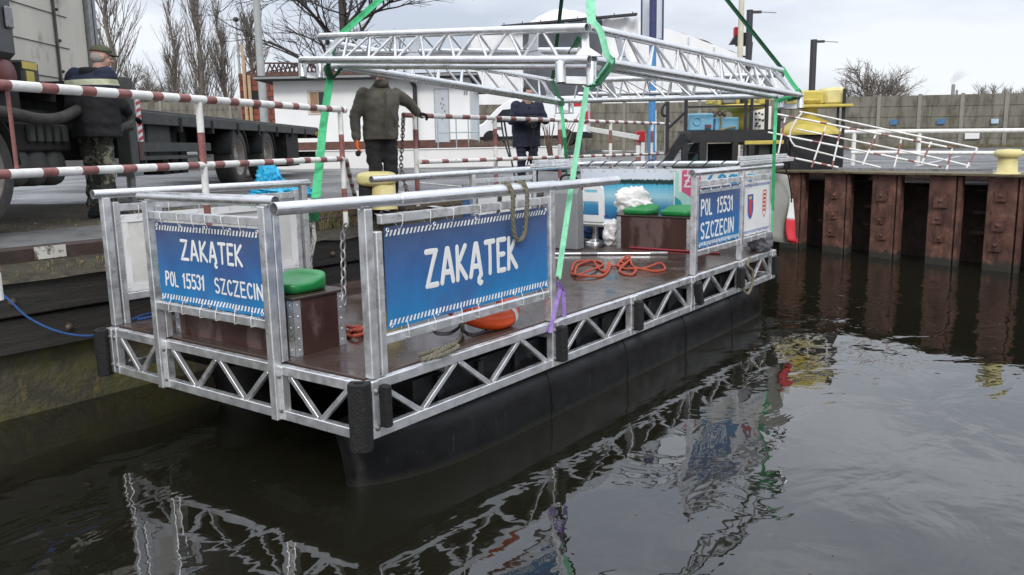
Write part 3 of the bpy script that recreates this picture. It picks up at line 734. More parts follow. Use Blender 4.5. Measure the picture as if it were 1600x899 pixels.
BANNERS = []
def zip_ties(p, q, n, nrm, par, hgt=.10, dz=1):
    p = Vector(p); q = Vector(q); nrm = Vector(nrm)
    for k in range(n):
        c_ = p.lerp(q, (k+.5)/n+random.uniform(-.03, .03)); d = (q-p).normalized()
        pts = [c_+nrm*.03+Vector((0, 0, -.03*dz)), c_+nrm*.034+Vector((0, 0, .02*dz)), c_-nrm*.034+Vector((0, 0, .025*dz)), c_-nrm*.03+Vector((0, 0, -.035*dz)), c_+nrm*.012+d*random.uniform(-.01, .02)+Vector((0, 0, -.075*dz))]
        MB().path(pts, .0024, 5, closed=True).build('zip_tie', WHITEP, par)
def banner(o, u, wd, hg, nrm, m, par, stripes=True, ties=5, fr=None, frameparts=True):
    """o = lower left corner of cloth as read from outside, u = reading direction"""
    o = Vector(o); u = Vector(u); nrm = Vector(nrm); v = Vector((0, 0, 1))
    def f(a, b2):
        edge_ = min(1, min(a, 1-a)*10)*min(1, min(b2, 1-b2)*10)
        return o+u*(wd*a)+v*(hg*b2)+nrm*(.0+.006*edge_*math.sin(a*9+b2*2))
    mb = MB().grid(lambda a, b2: o+u*(wd*a)+v*(hg*b2), 48, 20)
    vs = [Vector(x)-nrm*.003 for x in mb.v]; fs = list(mb.f); n0 = len(mb.v)
    mb.add(vs, [tuple(reversed(x)) for x in fs])
    bo = mb.build('banner', m, par, origin=o+u*wd/2+v*hg/2)
    BANNERS.append((bo, o, u, v, nrm, wd, hg, len(BANNERS)))
    if stripes:
        n = int(wd/.034)
        for zz in (hg-.055, .02):
            st = MB()
            for k in range(n):
                x = .01+k*(wd-.03)/n; h_ = .034
                st.add([o+u*x+v*zz+nrm*.002, o+u*(x+.016)+v*zz+nrm*.002, o+u*(x+.032)+v*(zz+h_)+nrm*.002, o+u*(x+.016)+v*(zz+h_)+nrm*.002], [(0, 1, 2, 3)])
            st.build('border_stripes', WHITEL if m != BANW else CRBLUE, bo)
    for k in range(5):
        for zz in (hg-.02, .02):
            c_ = o+u*(.03+(wd-.06)*k/4)+v*zz+nrm*.003
            MB().torus(c_, .011, .004, 12, 5, nrm.to_track_quat('Z', 'Y').to_matrix()).build('eyelet', ALU, bo)
    if ties:
        zip_ties(o+u*.05+v*(hg+.045), o+u*(wd-.05)+v*(hg+.045), ties, nrm, bo)
        zip_ties(o+u*.05+v*(-.045), o+u*(wd-.05)+v*(-.045), ties, nrm, bo, dz=-1)
    return bo
def hframe(p, q, z0, z1, w_=.045, end0=0, end1=0):
    p = Vector(p); q = Vector(q); d = (q-p).normalized()
    for z in (z0, z1):
        MB().bar(p+Vector((0, 0, z)), q+Vector((0, 0, z)), w_, .055).build('banner_frame', ALU, boat, bevel=.004)
# front banner (reads from +y to -y seen from ahead)
hframe((-.03, 2.0, 0), (-.03, .785, 0), 1.005, 1.64)
fb = banner((-.036, 1.965, 1.045), (0, -1, 0), 1.165, .55, (-1, 0, 0), BANB, boat, ties=6)
lettering('lettering', 'ZAKĄTEK', (-.036, 1.665, 1.355), (0, -1, 0), (0, 0, 1), (-1, 0, 0), .125, .66, WHITEL, fb, .17)
lettering('lettering', 'POL 15531', (-.036, 1.885, 1.16), (0, -1, 0), (0, 0, 1), (-1, 0, 0), .092, .44, WHITEL, fb, .17)
lettering('lettering', 'SZCZECIN', (-.036, 1.33, 1.155), (0, -1, 0), (0, 0, 1), (-1, 0, 0), .092, .51, WHITEL, fb, .17)
# starboard near banner
hframe((.18, -.0, 0), (1.90, -.0, 0), .965, 1.665, .04)
MB().bx((1.87, -.022, .96), (1.89, .02, 1.66)).build('banner_frame', ALU, boat)
sb = banner((.20, -.012, 1.02), (1, 0, 0), 1.68, .60, (0, -1, 0), BANB, boat, ties=7)
lettering('lettering', 'ZAKĄTEK', (.555, -.012, 1.225), (1, 0, 0), (0, 0, 1), (0, -1, 0), .21, .93, WHITEL, sb, .17)
# starboard far banners
hframe((x3+.09, 0, 0), (x4-.02, 0, 0), .965, 1.655, .04); hframe((x4+.04, 0, 0), (6.59, 0, 0), .965, 1.655, .04)
b2_ = banner((4.55, -.012, 1.01), (1, 0, 0), 1.09, .60, (0, -1, 0), BANB, boat, ties=4)
lettering('lettering', 'POL 15531', (4.64, -.012, 1.335), (1, 0, 0), (0, 0, 1), (0, -1, 0), .15, .80, WHITEL, b2_, .17)
lettering('lettering', 'SZCZECIN', (4.64, -.012, 1.10), (1, 0, 0), (0, 0, 1), (0, -1, 0), .15, .82, WHITEL, b2_, .17)
b3_ = banner((5.76, -.012, 1.01), (1, 0, 0), .82, .60, (0, -1, 0), BANW, boat, ties=3)
def flat(poly, o, u, v, nrm, off, m, par, name):
    o, u, v, nrm = Vector(o), Vector(u), Vector(v), Vector(nrm)
    return MB().add([o+u*x+v*y+nrm*off for x, y in poly], [tuple(range(len(poly)))]).build(name, m, par)
U_, V_, N_ = (1, 0, 0), (0, 0, 1), (0, -1, 0)
shield = [(-.09, .13), (.09, .13), (.09, -.02)]+[(.09*math.cos(a), -.02-.13*math.sin(a)) for a in (R(25), R(50), R(75), R(90), R(105), R(130), R(155))]+[(-.09, -.02)]
flat([(x*1.1, y*1.08) for x, y in shield], (5.98, -.012, 1.34), U_, V_, N_, .0016, WHITEL, b3_, 'crest_border')
cs = flat(shield, (5.98, -.012, 1.34), U_, V_, N_, .0026, CRBLUE, b3_, 'crest')
flat([(-.04, -.10), (.03, -.11), (.05, -.03), (.02, .02), (.06, .03), (.065, .05), (.03, .065), (.0, .075), (-.04, .06), (-.055, .0)], (5.98, -.012, 1.34), U_, V_, N_, .0036, CRRED, cs, 'griffin_head')
flat([(-.045, .075), (.03, .075), (.045, .115), (.015, .095), (-.008, .12), (-.03, .095), (-.06, .115)], (5.98, -.012, 1.34), U_, V_, N_, .0036, CRYEL, cs, 'crown')
lg = MB()
for poly in ([(-.05, .16), (.05, .16), (.05, .145), (-.05, .145)], [(-.05, .142), (-.038, .142), (-.038, -.11), (-.05, -.10)], [(.038, .142), (.05, .142), (.05, -.10), (.038, -.11)], [(-.05, -.10), (-.036, -.112), (0, -.145), (.036, -.112), (.05, -.10), (0, -.165)]):
    lg.add([Vector((6.40+x, -.0145, 1.34+y)) for x, y in poly], [tuple(range(len(poly)))])
for k in range(5): lg.bx((6.375, -.0155, 1.255+k*.045), (6.425, -.0145, 1.28+k*.045))
lg.build('red_logo', CRRED, b3_)
# port side tarp panels (backs seen from the deck side)
hframe((.12, BW, 0), (1.86, BW, 0), .965, 1.655, .04)
pt = banner((.13, BW-.014, 1.0), (1, 0, 0), 1.68, .60, (0, -1, 0), TARPW, boat, stripes=False, ties=6)
hm = MB()
for a2, b2 in (((.13, 1.0), (1.81, 1.06)), ((.13, 1.54), (1.81, 1.60)), ((.13, 1.061), (.20, 1.539)), ((1.74, 1.061), (1.81, 1.539))): hm.bx((a2[0], BW-.020, a2[1]), (b2[0], BW-.016, b2[1]))
hm.build('banner_hem', WHITEP, pt)
for xa, xb in ((4.47, 5.62),):
    hframe((xa, BW, 0), (xb, BW, 0), .965, 1.655, .04)
    banner((xa+.03, BW-.014, 1.0), (1, 0, 0), xb-xa-.06, .60, (0, -1, 0), BANW, boat, ties=4)
    bb_ = banner((xa-.2, BW+.03, 1.0), (1, 0, 0), .15, .62, (0, -1, 0), BANB, boat, ties=1)
# stern banner: lake view, teal field with badge, blue word
hframe((BL-.03, .05, 0), (BL-.03, 2.72, 0), .90, 1.70, .04)
SX = BL-.062
lk = banner((SX, 2.72, .92), (0, -1, 0), 1.40, .80, (-1, 0, 0), LAKE, boat, stripes=False, ties=4)
pl_ = banner((SX, 1.315, .92), (0, -1, 0), .40, .80, (-1, 0, 0), WHITEP, boat, stripes=False, ties=0)
flat([(.02, 0), (.39, 0), (.39, .76), (.02, .76)], (SX, 1.315, .92), (0, -1, 0), V_, (-1, 0, 0), .002, TEALP, pl_, 'teal_field')
flat([(.02, .2), (.02, .45), (.1, .4), (.14, .3), (.14, .2)], (SX, 1.315, .92), (0, -1, 0), V_, (-1, 0, 0), .003, TEALD, pl_, 'teal_curve')
flat([(-.17, .16), (.17, .16), (.17, -.13), (.1, -.1), (0, -.20), (-.1, -.1), (-.17, -.13)], (SX, 1.07, 1.55), (0, -1, 0), V_, (-1, 0, 0), .004, WHITEL, pl_, 'badge_border')
flat([(-.13, .16), (.13, .16), (.13, -.11), (0, -.185), (-.13, -.11)], (SX, 1.07, 1.55), (0, -1, 0), V_, (-1, 0, 0), .005, PINK, pl_, 'badge')
lettering('lettering', 'ŻS', (SX-.006, 1.16, 1.50), (0, -1, 0), V_, (-1, 0, 0), .14, .18, WHITEL, pl_, .16)
pr_ = banner((SX, .91, .92), (0, -1, 0), .86, .80, (-1, 0, 0), BANW, boat, stripes=False, ties=2)
lettering('lettering', 'Zegrz', (SX, .86, 1.55), (0, -1, 0), V_, (-1, 0, 0), .16, .62, PBLUE, pr_, .22)
# the cloths are not flat: sag between the ties, soft folds; the print on them follows
for bo, o_, u_, v_, n_, wd, hg, sd_ in BANNERS:
    if o_.x > 6.6: continue      # the stern print is laced tight and stays flat
    for ob in [bo]+[c for c in bpy.data.objects if c.parent == bo or (c.parent is not None and c.parent.parent == bo)]:
        if ob.name.split('.')[0] in ('zip_tie', 'eyelet'): continue
        ow = Vector(ob['_w']); me = ob.data
        for vt in me.vertices:
            p_ = vt.co+ow-o_; a = p_.dot(u_); b2 = p_.dot(v_)
            e_ = min(1, max(0, min(a, wd-a))/.06)*min(1, max(0, min(b2, hg-b2))/.07)
            d_ = e_*(.013*noise.noise(Vector((a*2.1, b2*1.5, sd_*3.1)))+.007*noise.noise(Vector((a*6+b2*3, b2*2.5, sd_*1.7)))-.004)
            d_ += (1-e_)*.004*math.sin(a*30+sd_)*math.exp(-min(b2, hg-b2)/.06)
            vt.co += n_*max(-.014, d_)
        me.update()
# benches
def seat_pad(c, rz, sx=.36, sy=.42, par=None):
    q = Matrix.Rotation(rz, 3, 'Z'); c = Vector(c); n = 28; prof = [(.86, 0), (.96, .006), (1.0, .03), (1.0, .05), (.97, .066), (.9, .07), (.75, .056), (.5, .044), (.0, .042)]
    vs = []; fs = []
    for r_, z in prof:
        for k in range(n):
            a = 2*PI*k/n; cx = math.copysign(abs(math.cos(a))**.6, math.cos(a)); sy_ = math.copysign(abs(math.sin(a))**.6, math.sin(a))
            back = max(0, cx)*r_*.05*(1 if z > .03 else 0)
            vs.append(c+q@Vector((cx*r_*sx/2, sy_*r_*sy/2, z+back)))
    for i in range(len(prof)-1):
        for k in range(n): fs.append((i*n+k, i*n+(k+1) % n, (i+1)*n+(k+1) % n, (i+1)*n+k))
    return MB().add(vs, fs, True).build('seat_pad', GREENS, par)
def bench(x0, x1_, y0, y1, h, seats, rz):
    z0 = DK+.013; z1 = z0+h
    mb = MB().bx((x0, y0, z0), (x1_, y1, z1)); bo = mb.build('bench', PLYB, boat)
    MB().bx((x0-.015, y0-.015, z1), (x1_+.015, y1+.015, z1+.018)).build('bench_top', DECKM, bo, bevel=.003)
    for x in (x0, x1_):
        for y in (y0, y1):
            sx = 1 if x == x0 else -1; sy = 1 if y == y0 else -1
            q = MB().bx((x-.004*sx, y-.004*sy, z0), (x+.055*sx, y, z1-.004)).bx((x-.004*sx, y-.0039*sy, z0+.001), (x, y+.055*sy, z1-.005))
            for k in range(5):
                q.sphere((x+.03*sx, y-.005*sy, z0+.04+k*h*.2), .006, 6); q.sphere((x-.005*sx, y+.03*sy, z0+.04+k*h*.2), .006, 6)
            q.build('corner_profile', ALU, bo)
    for (x, y) in seats: seat_pad((x, y, z1+.018), rz, par=bo)
    return bo
bench(.14, .56, .76, 2.1, .365, [(.35, 1.02), (.35, 1.75)], 0)
bench(6.0, 6.5, .72, 1.72, .40, [(6.22, 1.50), (6.22, .98)], 0)
# console with steering wheel
co = MB().prism([(0, 0), (.17, 0), (.15, .70), (.12, .78), (.04, .78), (0, .70)], (5.53, 2.02, DK+.013), (1, 0, 0), (0, 0, 1), (0, .50, 0)).build('console', mat('console_grey', (.22, .225, .23), .45, 0, .08, 4), boat, bevel=.012)
MB().torus((5.62, 2.16, 1.57), .15, .014, 28, 8, Matrix.Rotation(R(55), 3, 'Y')).tube((5.62, 2.01, 1.57), (5.62, 2.31, 1.57), .012).tube((5.62, 2.16, 1.57), (5.6, 2.16, 1.48), .02).build('steering_wheel', BLACKR, co)
# helm seat
hs = MB().lathe([(0, .06), (.05, .055), (.09, .03), (.13, .02), (.13, 0)], (6.30, 2.22, DK+.012), 20).tube((6.30, 2.22, DK+.05), (6.28, 2.20, 1.02), .042, 14).build('helm_seat', ALUT, boat)
sm_ = MB().bx((6.10, 1.96, 1.00), (6.50, 2.38, 1.07))
sm_.build('seat_pan', WHITEP, hs, bevel=.03)
bk = MB(); 
for poly in ([(-.20, 0), (.20, 0), (.19, .08), (-.19, .08)], [(-.20, .08), (-.13, .08), (-.12, .26), (-.19, .30)], [(.13, .08), (.20, .08), (.19, .30), (.12, .26)], [(-.19, .30), (-.12, .26), (.12, .26), (.19, .30), (.18, .37), (-.18, .37)], [(-.18, .37), (-.10, .37), (-.10, .41), (-.175, .43)], [(.10, .37), (.18, .37), (.175, .43), (.10, .41)], [(-.175, .43), (-.10, .41), (.10, .41), (.175, .43), (.14, .47), (-.14, .47)]):
    bk.prism(poly, (6.12, 2.17, 1.07), (0, -1, 0), (.04, 0, 1), (-.035, 0, 0))
bk.build('backrest', WHITEP, hs)
# ------------------------------------------------------------------ things on the boat
def twist(pts, r, pitch=None, n=5):
    pitch = pitch or r*7; pts = [Vector(p) for p in pts]; out = []; step = r*1.1
    for a, c_ in zip(pts[:-1], pts[1:]):
        m_ = max(1, int((c_-a).length/step))
        for k in range(m_): out.append(a.lerp(c_, k/m_))
    out.append(pts[-1]); mb = MB(); st = [[], [], []]; ln = 0; prev = None
    for i, p in enumerate(out):
        d = (out[min(i+1, len(out)-1)]-out[max(0, i-1)])
        if d.length < 1e-7: d = Vector((0, 0, 1))
        d.normalize()
        if prev is None: _, sd, u = frame(d)
        else:
            sd = prev-d*prev.dot(d); sd = sd.normalized() if sd.length > 1e-6 else frame(d)[1]; u = sd.cross(d)
        prev = sd
        if i: ln += (p-out[i-1]).length
        for k in range(3):
            a = 2*PI*(ln/pitch+k/3); st[k].append(p+(sd*math.cos(a)+u*math.sin(a))*r*.5)
    for q in st: mb.path(q, r*.56, n)
    return mb
def ropeline(pts, r=.012, n=7): return MB().path(pts, r, n)
def spline(pts, k=8, closed=False):
    pts = [Vector(p) for p in pts]; out = []; n = len(pts)
    rng = range(n if closed else n-1)
    for i in rng:
        p0 = pts[(i-1) % n] if (closed or i > 0) else pts[i]; p1 = pts[i]; p2 = pts[(i+1) % n]; p3 = pts[(i+2) % n] if (closed or i+2 < n) else p2
        for j in range(k):
            t_ = j/k; out.append(.5*((2*p1)+(p2-p0)*t_+(2*p0-5*p1+4*p2-p3)*t_*t_+(3*p1-p0-3*p2+p3)*t_**3))
    if not closed: out.append(pts[-1])
    return out
ZD = DK+.024
def deckpath(pp, z=ZD, jig=.0): return [G(x, y, z) + Vector((0, 0, .018*(i % 3 == 1))) for i, (x, y) in enumerate(pp)]
o = twist(spline(deckpath([(893, 423), (900, 412), (930, 408), (942, 414), (922, 425), (900, 430), (903, 415), (925, 410), (935, 420), (945, 424), (952, 412), (951, 422), (938, 432), (905, 433), (893, 428)])), .013).build('mooring_rope', ROPEO, origin=G(920, 425, DK)); tag(o, 'orange rope coil on deck beside the green lifting sling', 'rope', 'orange ropes on the deck')
o = twist(spline(deckpath([(955, 416), (975, 417), (970, 408), (985, 404), (978, 414), (968, 424), (985, 430), (993, 424), (975, 420), (965, 414), (982, 402), (988, 415), (1005, 420), (1030, 414), (1039, 420), (1025, 424), (1000, 423), (985, 420)])), .013).build('mooring_rope', ROPEO, origin=G(990, 420, DK)); tag(o, 'tangled orange rope on deck in front of the far brown bench', 'rope', 'orange ropes on the deck')
o = twist(spline(deckpath([(536, 506), (545, 515), (556, 511), (566, 512), (562, 520), (548, 519), (544, 526), (558, 528), (569, 521), (560, 514), (545, 522)])), .013).build('mooring_rope', ROPEO, origin=G(555, 520, DK)); tag(o, 'small orange rope bundle on deck behind the near corner post', 'rope', 'orange ropes on the deck')
o = twist(spline([(p.x, p.y, ZD+.012) for p in [G(x, y, ZD) for x, y in ((655, 558), (672, 552), (690, 548), (705, 542), (715, 545), (695, 556), (675, 562), (660, 565), (680, 556), (712, 538), (722, 520))]]+[YP(722, 505, .02)]), .016).build('hemp_rope', ROPEH, origin=G(690, 555, DK)); tag(o, 'frayed hemp rope lying on the near deck edge below the big banner', 'rope')
o = twist(spline([Vector((1.385, .07, 1.46)), Vector((1.38, .05, 1.70)), Vector((1.385, .0, 1.815)), Vector((1.39, -.055, 1.74)), Vector((1.41, -.045, 1.5)), Vector((1.47, -.04, 1.415)), Vector((1.545, -.045, 1.48)), Vector((1.56, -.055, 1.74)), Vector((1.55, 0, 1.815)), Vector((1.54, .05, 1.70)), Vector((1.54, .06, 1.5))]), .017).build('hemp_rope', ROPEH, origin=(1.45, 0, 1.4)); tag(o, 'grey-green hemp rope looped over the near handrail above the big banner', 'rope')
o = twist(spline([YP(1172, 403, -.03), YP(1168, 415, -.05), YP(1176, 425, -.06), YP(1175, 445, -.06), YP(1168, 459, -.06), YP(1162, 452, -.06), YP(1165, 438, -.05)]), .018).build('hemp_rope', ROPEH, origin=YP(1170, 430, -.03)); tag(o, 'pale rope loop hanging over the far lattice below the white banner', 'rope')
o = twist(spline([G(x, y, ZD) for x, y in ((205, 500), (222, 493), (235, 490), (245, 488), (238, 495), (215, 499))]), .010).build('blue_rope', ROPEB, origin=G(220, 495, DK)); tag(o, 'blue rope bundle on the deck behind the left corner', 'rope')
o = twist(spline([YP(-20, 440, 3.39), YP(15, 470, 3.2), YP(45, 497, 3.1), YP(90, 518, 2.95), YP(140, 525, 2.85), Vector((.02, BW+.02, .74))]), .0095).build('blue_rope', ROPEB, origin=(0, 3, .7)); tag(o, 'blue mooring rope stretched from the quay wall to the left corner fender', 'rope')
# black cord round the life ring
o = twist(spline([G(x, y, ZD-.004) for x, y in ((672, 505), (680, 518), (700, 520), (715, 512), (720, 505), (727, 518), (740, 522), (760, 516), (785, 512), (798, 500), (795, 485), (788, 478))]), .007).build('grab_line', ROPED, origin=G(735, 515, DK)); tag(o, 'thin grey-green cord lying on deck around the orange life ring', 'cord')
# life ring on the deck, leaning on the inside of the starboard banner
lr = thing('life_ring', (1.52, .36, DK+.01), 'orange life ring with white bands leaning behind the big blue banner', 'life ring')
Mr = Matrix.Rotation(R(28), 3, 'X')
cR = Vector((1.50, .38, DK+.21))
MB().torus(cR, .27, .075, 40, 14, Mr).build('ring_body', ORANGE, lr)
for k in range(4):
    a = R(-72+90*k); pts = [cR+Mr@Vector((.27*math.cos(a+d_), .27*math.sin(a+d_), 0)) for d_ in (-.09, -.03, .03, .09)]
    MB().path(pts, .0775, 14, caps=False).build('reflective_band', WHITEP, lr)
# telescopic pole and red pole on the deck
p, q = G(868, 397, DK+.03), G(1043, 396, DK+.03); dv = (q-p).normalized()
bp = thing('boat_hook_pole', (p+q)/2-Vector((0, 0, .03)), 'silver telescopic pole lying across the deck beside the orange ropes', 'pole')
MB().tube(p-dv*.5, q-dv*.2, .016, 12).build('shaft', ALUT, bp); MB().tube(q-dv*.2, q, .023, 12).build('grip', STEEL, bp); MB().tube(p+dv*.30, p+dv*.5, .021, 12).build('collar', STEEL, bp)
p, q = G(985, 387, DK+.025), G(1125, 396, DK+.025)
o = MB().tube(p, q, .012, 8).build('red_pole', mat('red_paint', (.30, .03, .04), .4, 0, .1), origin=(p+q)/2); tag(o, 'thin dark red pole on deck at the foot of the far bench', 'pole')
p, q = G(655, 557, DK+.02), G(675, 549, DK+.02)
# white sack on the bench, white sack under helm seat
def sack(name, c, s, label, cat, m=TARPW, seed=0, amp=.28, fr=2.6):
    c = Vector(c)
    def fn(v_):
        n_ = v_.normalized(); rdg = lambda q: (1-min(1, abs(noise.noise(q))*2.4))**2
        a = .86+amp*.9*noise.noise(n_*fr*.7+Vector((seed, 0, 0)))+amp*.75*rdg(n_*fr*.75+Vector((0, seed, 0)))+amp*.3*rdg(n_*fr*1.9+Vector((0, seed, 3)))
        r_ = v_*a
        if r_.z < -s[2]*.75: r_.z = -s[2]*.75
        return r_
    o_ = MB().sphere(c, s, 60, fn=fn).build(name, m, origin=c-Vector((0, 0, s[2]*.75))); return tag(o_, label, cat)
sack('white_sack', (6.45, 1.74, 1.30), (.17, .27, .19), 'crumpled white sack on the bench beside the white helm seat', 'sack', mat('sack_white', (.72, .70, .68), .6, 0, .06, 6, .4, 12), 3)
sack('white_sack', (6.2, 1.90, .90), (.13, .12, .18), 'white bag standing on deck between helm seat and far bench', 'bag', mat('sack_white', (.72, .70, .68)), 8)
sack('blue_bag', (6.55, 2.3, .93), (.15, .28, .20), 'dark blue bag on deck under the white helm seat', 'bag', mat('bag_blue', (.02, .07, .2), .5, 0, .3, 6), 5)
sack('grey_tarp_bundle', G(1190, 398, DK)+Vector((.25, .1, .12)), (.14, .14, .14), 'small dark bundle on deck behind the white crest banner', 'bundle', mat('bundle_dark', (.1, .1, .11), .8), 6)
# grey dodger cloth hanging over the stern
sg = MB().grid(lambda a, b2: Vector((6.92+.45*a, .1+.1*math.sin(a*5), .86+(.86)*b2-.1*a))+Vector((0, .02*math.sin(b2*8), 0)), 10, 10)
o = sg.build('stern_cloth', mat('cloth_grey', (.30, .30, .27), .8, 0, .1, 5, .4, 12), origin=(7.1, .1, .55)); sl = o.modifiers.new('thick', 'SOLIDIFY'); sl.thickness = .006
tag(o, 'grey cloth hanging over the far end of the boat beside the flag', 'cloth')
# bars stacked on rails
def bars(name, segs, label, w_=.045, h=.045):
    o_ = MB()
    for p_, q_ in segs: o_.bar(p_, q_, w_, h)
    ob = o_.build(name, ALU, bevel=.004, origin=(Vector(segs[0][0])+Vector(segs[0][1]))/2); return tag(ob, label, 'bars')
for k, (zz, yy, lab) in enumerate(((1.825, -.03, 'lowest'), (1.872, .04, 'upper'))):
    bars('aluminium_bar', [((5.62+.1*k, yy, zz), (7.35-.05*k, yy+.02, zz+.002))], '%s of the two aluminium bars lying along the far starboard handrail' % lab)
for k in range(3):
    z = 1.80+.046*(k // 2); y = BW-.03+.05*(k % 2)
    bars('aluminium_profile', [((5.55+.04*k, y, z), (7.6-.05*k, y+.03, z))], ['grey aluminium profile lying on the port handrail, inner of the lower pair', 'grey aluminium profile lying on the port handrail, outer of the lower pair', 'grey aluminium profile lying on top of the stack on the port handrail'][k])
# rope wraps / flag
fl = thing('flag', (7.2, -.05, 1.75), 'limp white and red flag on a short cord at the far end of the boat', 'flag')
MB().path([(6.98, -.02, 1.80), (7.12, -.05, 1.62), (7.22, -.06, 1.40), (7.235, -.06, 1.30)], .010, 6).build('cord', BLACKC, fl)
def flagf(a, b2, lo, hi):
    # b2 runs down the limp cloth
    t_ = lo+(hi-lo)*b2
    top = Vector((7.235, -.06, 1.34)); wdt = .05+.24*t_
    return top+Vector((wdt*(a-.55)+.10*t_, .05*math.sin(a*7+t_*3)*(.3+t_), -.52*t_-.06*a*t_))
for nm, lo, hi, mm in (('white_half', 0, .48, WHITEL), ('red_half', .48, 1, RED)):
    oo = MB().grid(lambda a, b2: flagf(a, b2, lo, hi), 12, 10).build(nm, mm, fl); sl = oo.modifiers.new('t', 'SOLIDIFY'); sl.thickness = .003
# gate chain at near corner post
def chain_obj(pts, r=.014, wl=.006, m=CHAIN):
    mb = MB(); pts = [Vector(p) for p in pts]; tot = 0; step = r*2.6; acc = []
    for a, c_ in zip(pts[:-1], pts[1:]):
        n = max(1, int((c_-a).length/step))
        for k in range(n): acc.append((a.lerp(c_, (k+.5)/n), (c_-a).normalized()))
    for i, (p_, d) in enumerate(acc):
        _, s_, u_ = frame(d); a, b2 = (s_, u_) if i % 2 else (u_, s_)
        ring = [p_+d*(r*1.55*math.cos(2*PI*k/10))+a*(r*.8*math.sin(2*PI*k/10)) for k in range(10)]
        mb.path(ring, wl*.62, 5, closed=True)
    return mb
pc = Vector((.02, .08, 1.66))
o = chain_obj([pc, pc+Vector((.01, .06, -.06)), pc+Vector((.0, .07, -.48))], .02, .009, mat('chain_grey', (.33, .33, .33), .45, .7, .2)).build('gate_chain', MATS['chain_grey'], origin=pc); tag(o, 'steel chain hanging beside the near corner post of the boat', 'chain')
pc = Vector((1.93, BW-.05, 1.55))
o = chain_obj([YP(489, 372, BW-.06), YP(486, 400, BW-.06), YP(487, 425, BW-.06)], .014, .007, MATS['chain_grey']).build('gate_chain', MATS['chain_grey'], origin=pc); tag(o, 'short chain hanging by the port rail post behind the green seat', 'chain')

# ------------------------------------------------------------------ the roof frame hanging from the crane
OB = Vector((2.726, .106, 2.755)); OA = Vector((2.772, 3.77, 2.935)); OD = Vector((7.62, 3.719, 2.75)); OC = Vector((7.574, .055, 2.572))
dA, dB, dC, dD = map(depth, (OA, OB, OC, OD))
roof = thing('roof_frame', D(880, 120, (dA+dB+dC+dD)/4), 'silver aluminium lattice roof frame hanging from green slings above the boat', 'roof frame')
RR = .036
PLATE = mat('plate_aluminium', (.42, .43, .44), .5, .7, .14, 9, .05, 60, (.3, .3, .3), .58, .78, 7)
def lerp_line(p, q, a): return p.lerp(q, a)
def rside(T, O, Lw, Mid, nweb, start=.07, end=.95, plates=()):
    mb = MB().tube(T[0], T[1], RR, 16, hollow=.15).tube(O[0], O[1], RR, 16, hollow=.15)
    if Lw: mb.tube(Lw[0], Lw[1], RR*.8, 12)
    if Mid: mb.tube(Mid[0], Mid[1], RR*.9, 12)
    so_ = mb.build('truss_side', ALUT, roof)
    for k in range(nweb):
        a0 = start+(end-start)*k/nweb; a1 = start+(end-start)*(k+1)/nweb; am = (a0+a1)/2
        for (u0, u1) in ((a0, am), (a1, am)):
            MB().tube(O[0].lerp(O[1], u0), T[0].lerp(T[1], u1), .0135, 6).build('lattice_bar', ALU, so_)
            B_ = Mid or Lw
            if B_: MB().tube(B_[0].lerp(B_[1], u0), T[0].lerp(T[1], u1), .011, 6).build('lattice_bar', ALU, so_)
    for a in plates:
        t0 = T[0].lerp(T[1], a); o0 = O[0].lerp(O[1], a); d = (T[1]-T[0]).normalized(); dn = (o0-t0)
        _nrm = d.cross(dn).normalized()
        pm = MB().bar(t0+dn*.08, t0+dn*.72, .014, .10, up=d)
        pm.prism([(-.05, 0), (.05, 0), (.17, 1), (-.17, 1)], t0+dn*.70, d, dn*.28, _nrm*.012)
        pm.build('gusset_plate', PLATE, so_, bevel=.002)
    return so_
fT = (D(501, 57.5, dA-.05), D(917, 43.5, dB-.12)); fO = (D(470, 94, dA-.1), D(921, 93.5, dB-.12))
fL = (D(505, 103.5, dA+.12), D(925, 104.5, dB+.16)); fM = (D(515, 83, dA+.15), D(905, 80, dB+.2))
rside(fT, fO, fL, fM, 8, .08, .92, (.10, .45, .845))
rT = (D(919, 43.5, dB), D(1224, 111, dC)); rO = (D(928, 94, dB), D(1252, 149, dC)); rL = (D(935, 105, dB+.16), D(1215, 152, dC+.1))
rside(rT, rO, rL, None, 8, .08, .94, (.10, .93))
aT = (D(512, 67, dA), D(864, 126.5, dD)); aO = (D(522, 100, dA), D(880, 158.5, dD)); aL = (D(528, 106, dA+.1), D(880, 163, dD+.1))
rside(aT, aO, aL, None, 9, .06, .96, (.93,))
bT = (D(862, 127, dD), D(1224, 117, dC)); bO = (D(872, 158.5, dD), D(1240, 149, dC)); bL = (D(905, 147.5, dD+.3), D(1215, 143, dC+.2))
rside(bT, bO, None, bL, 8, .08, .94, (.28, .60, .93))
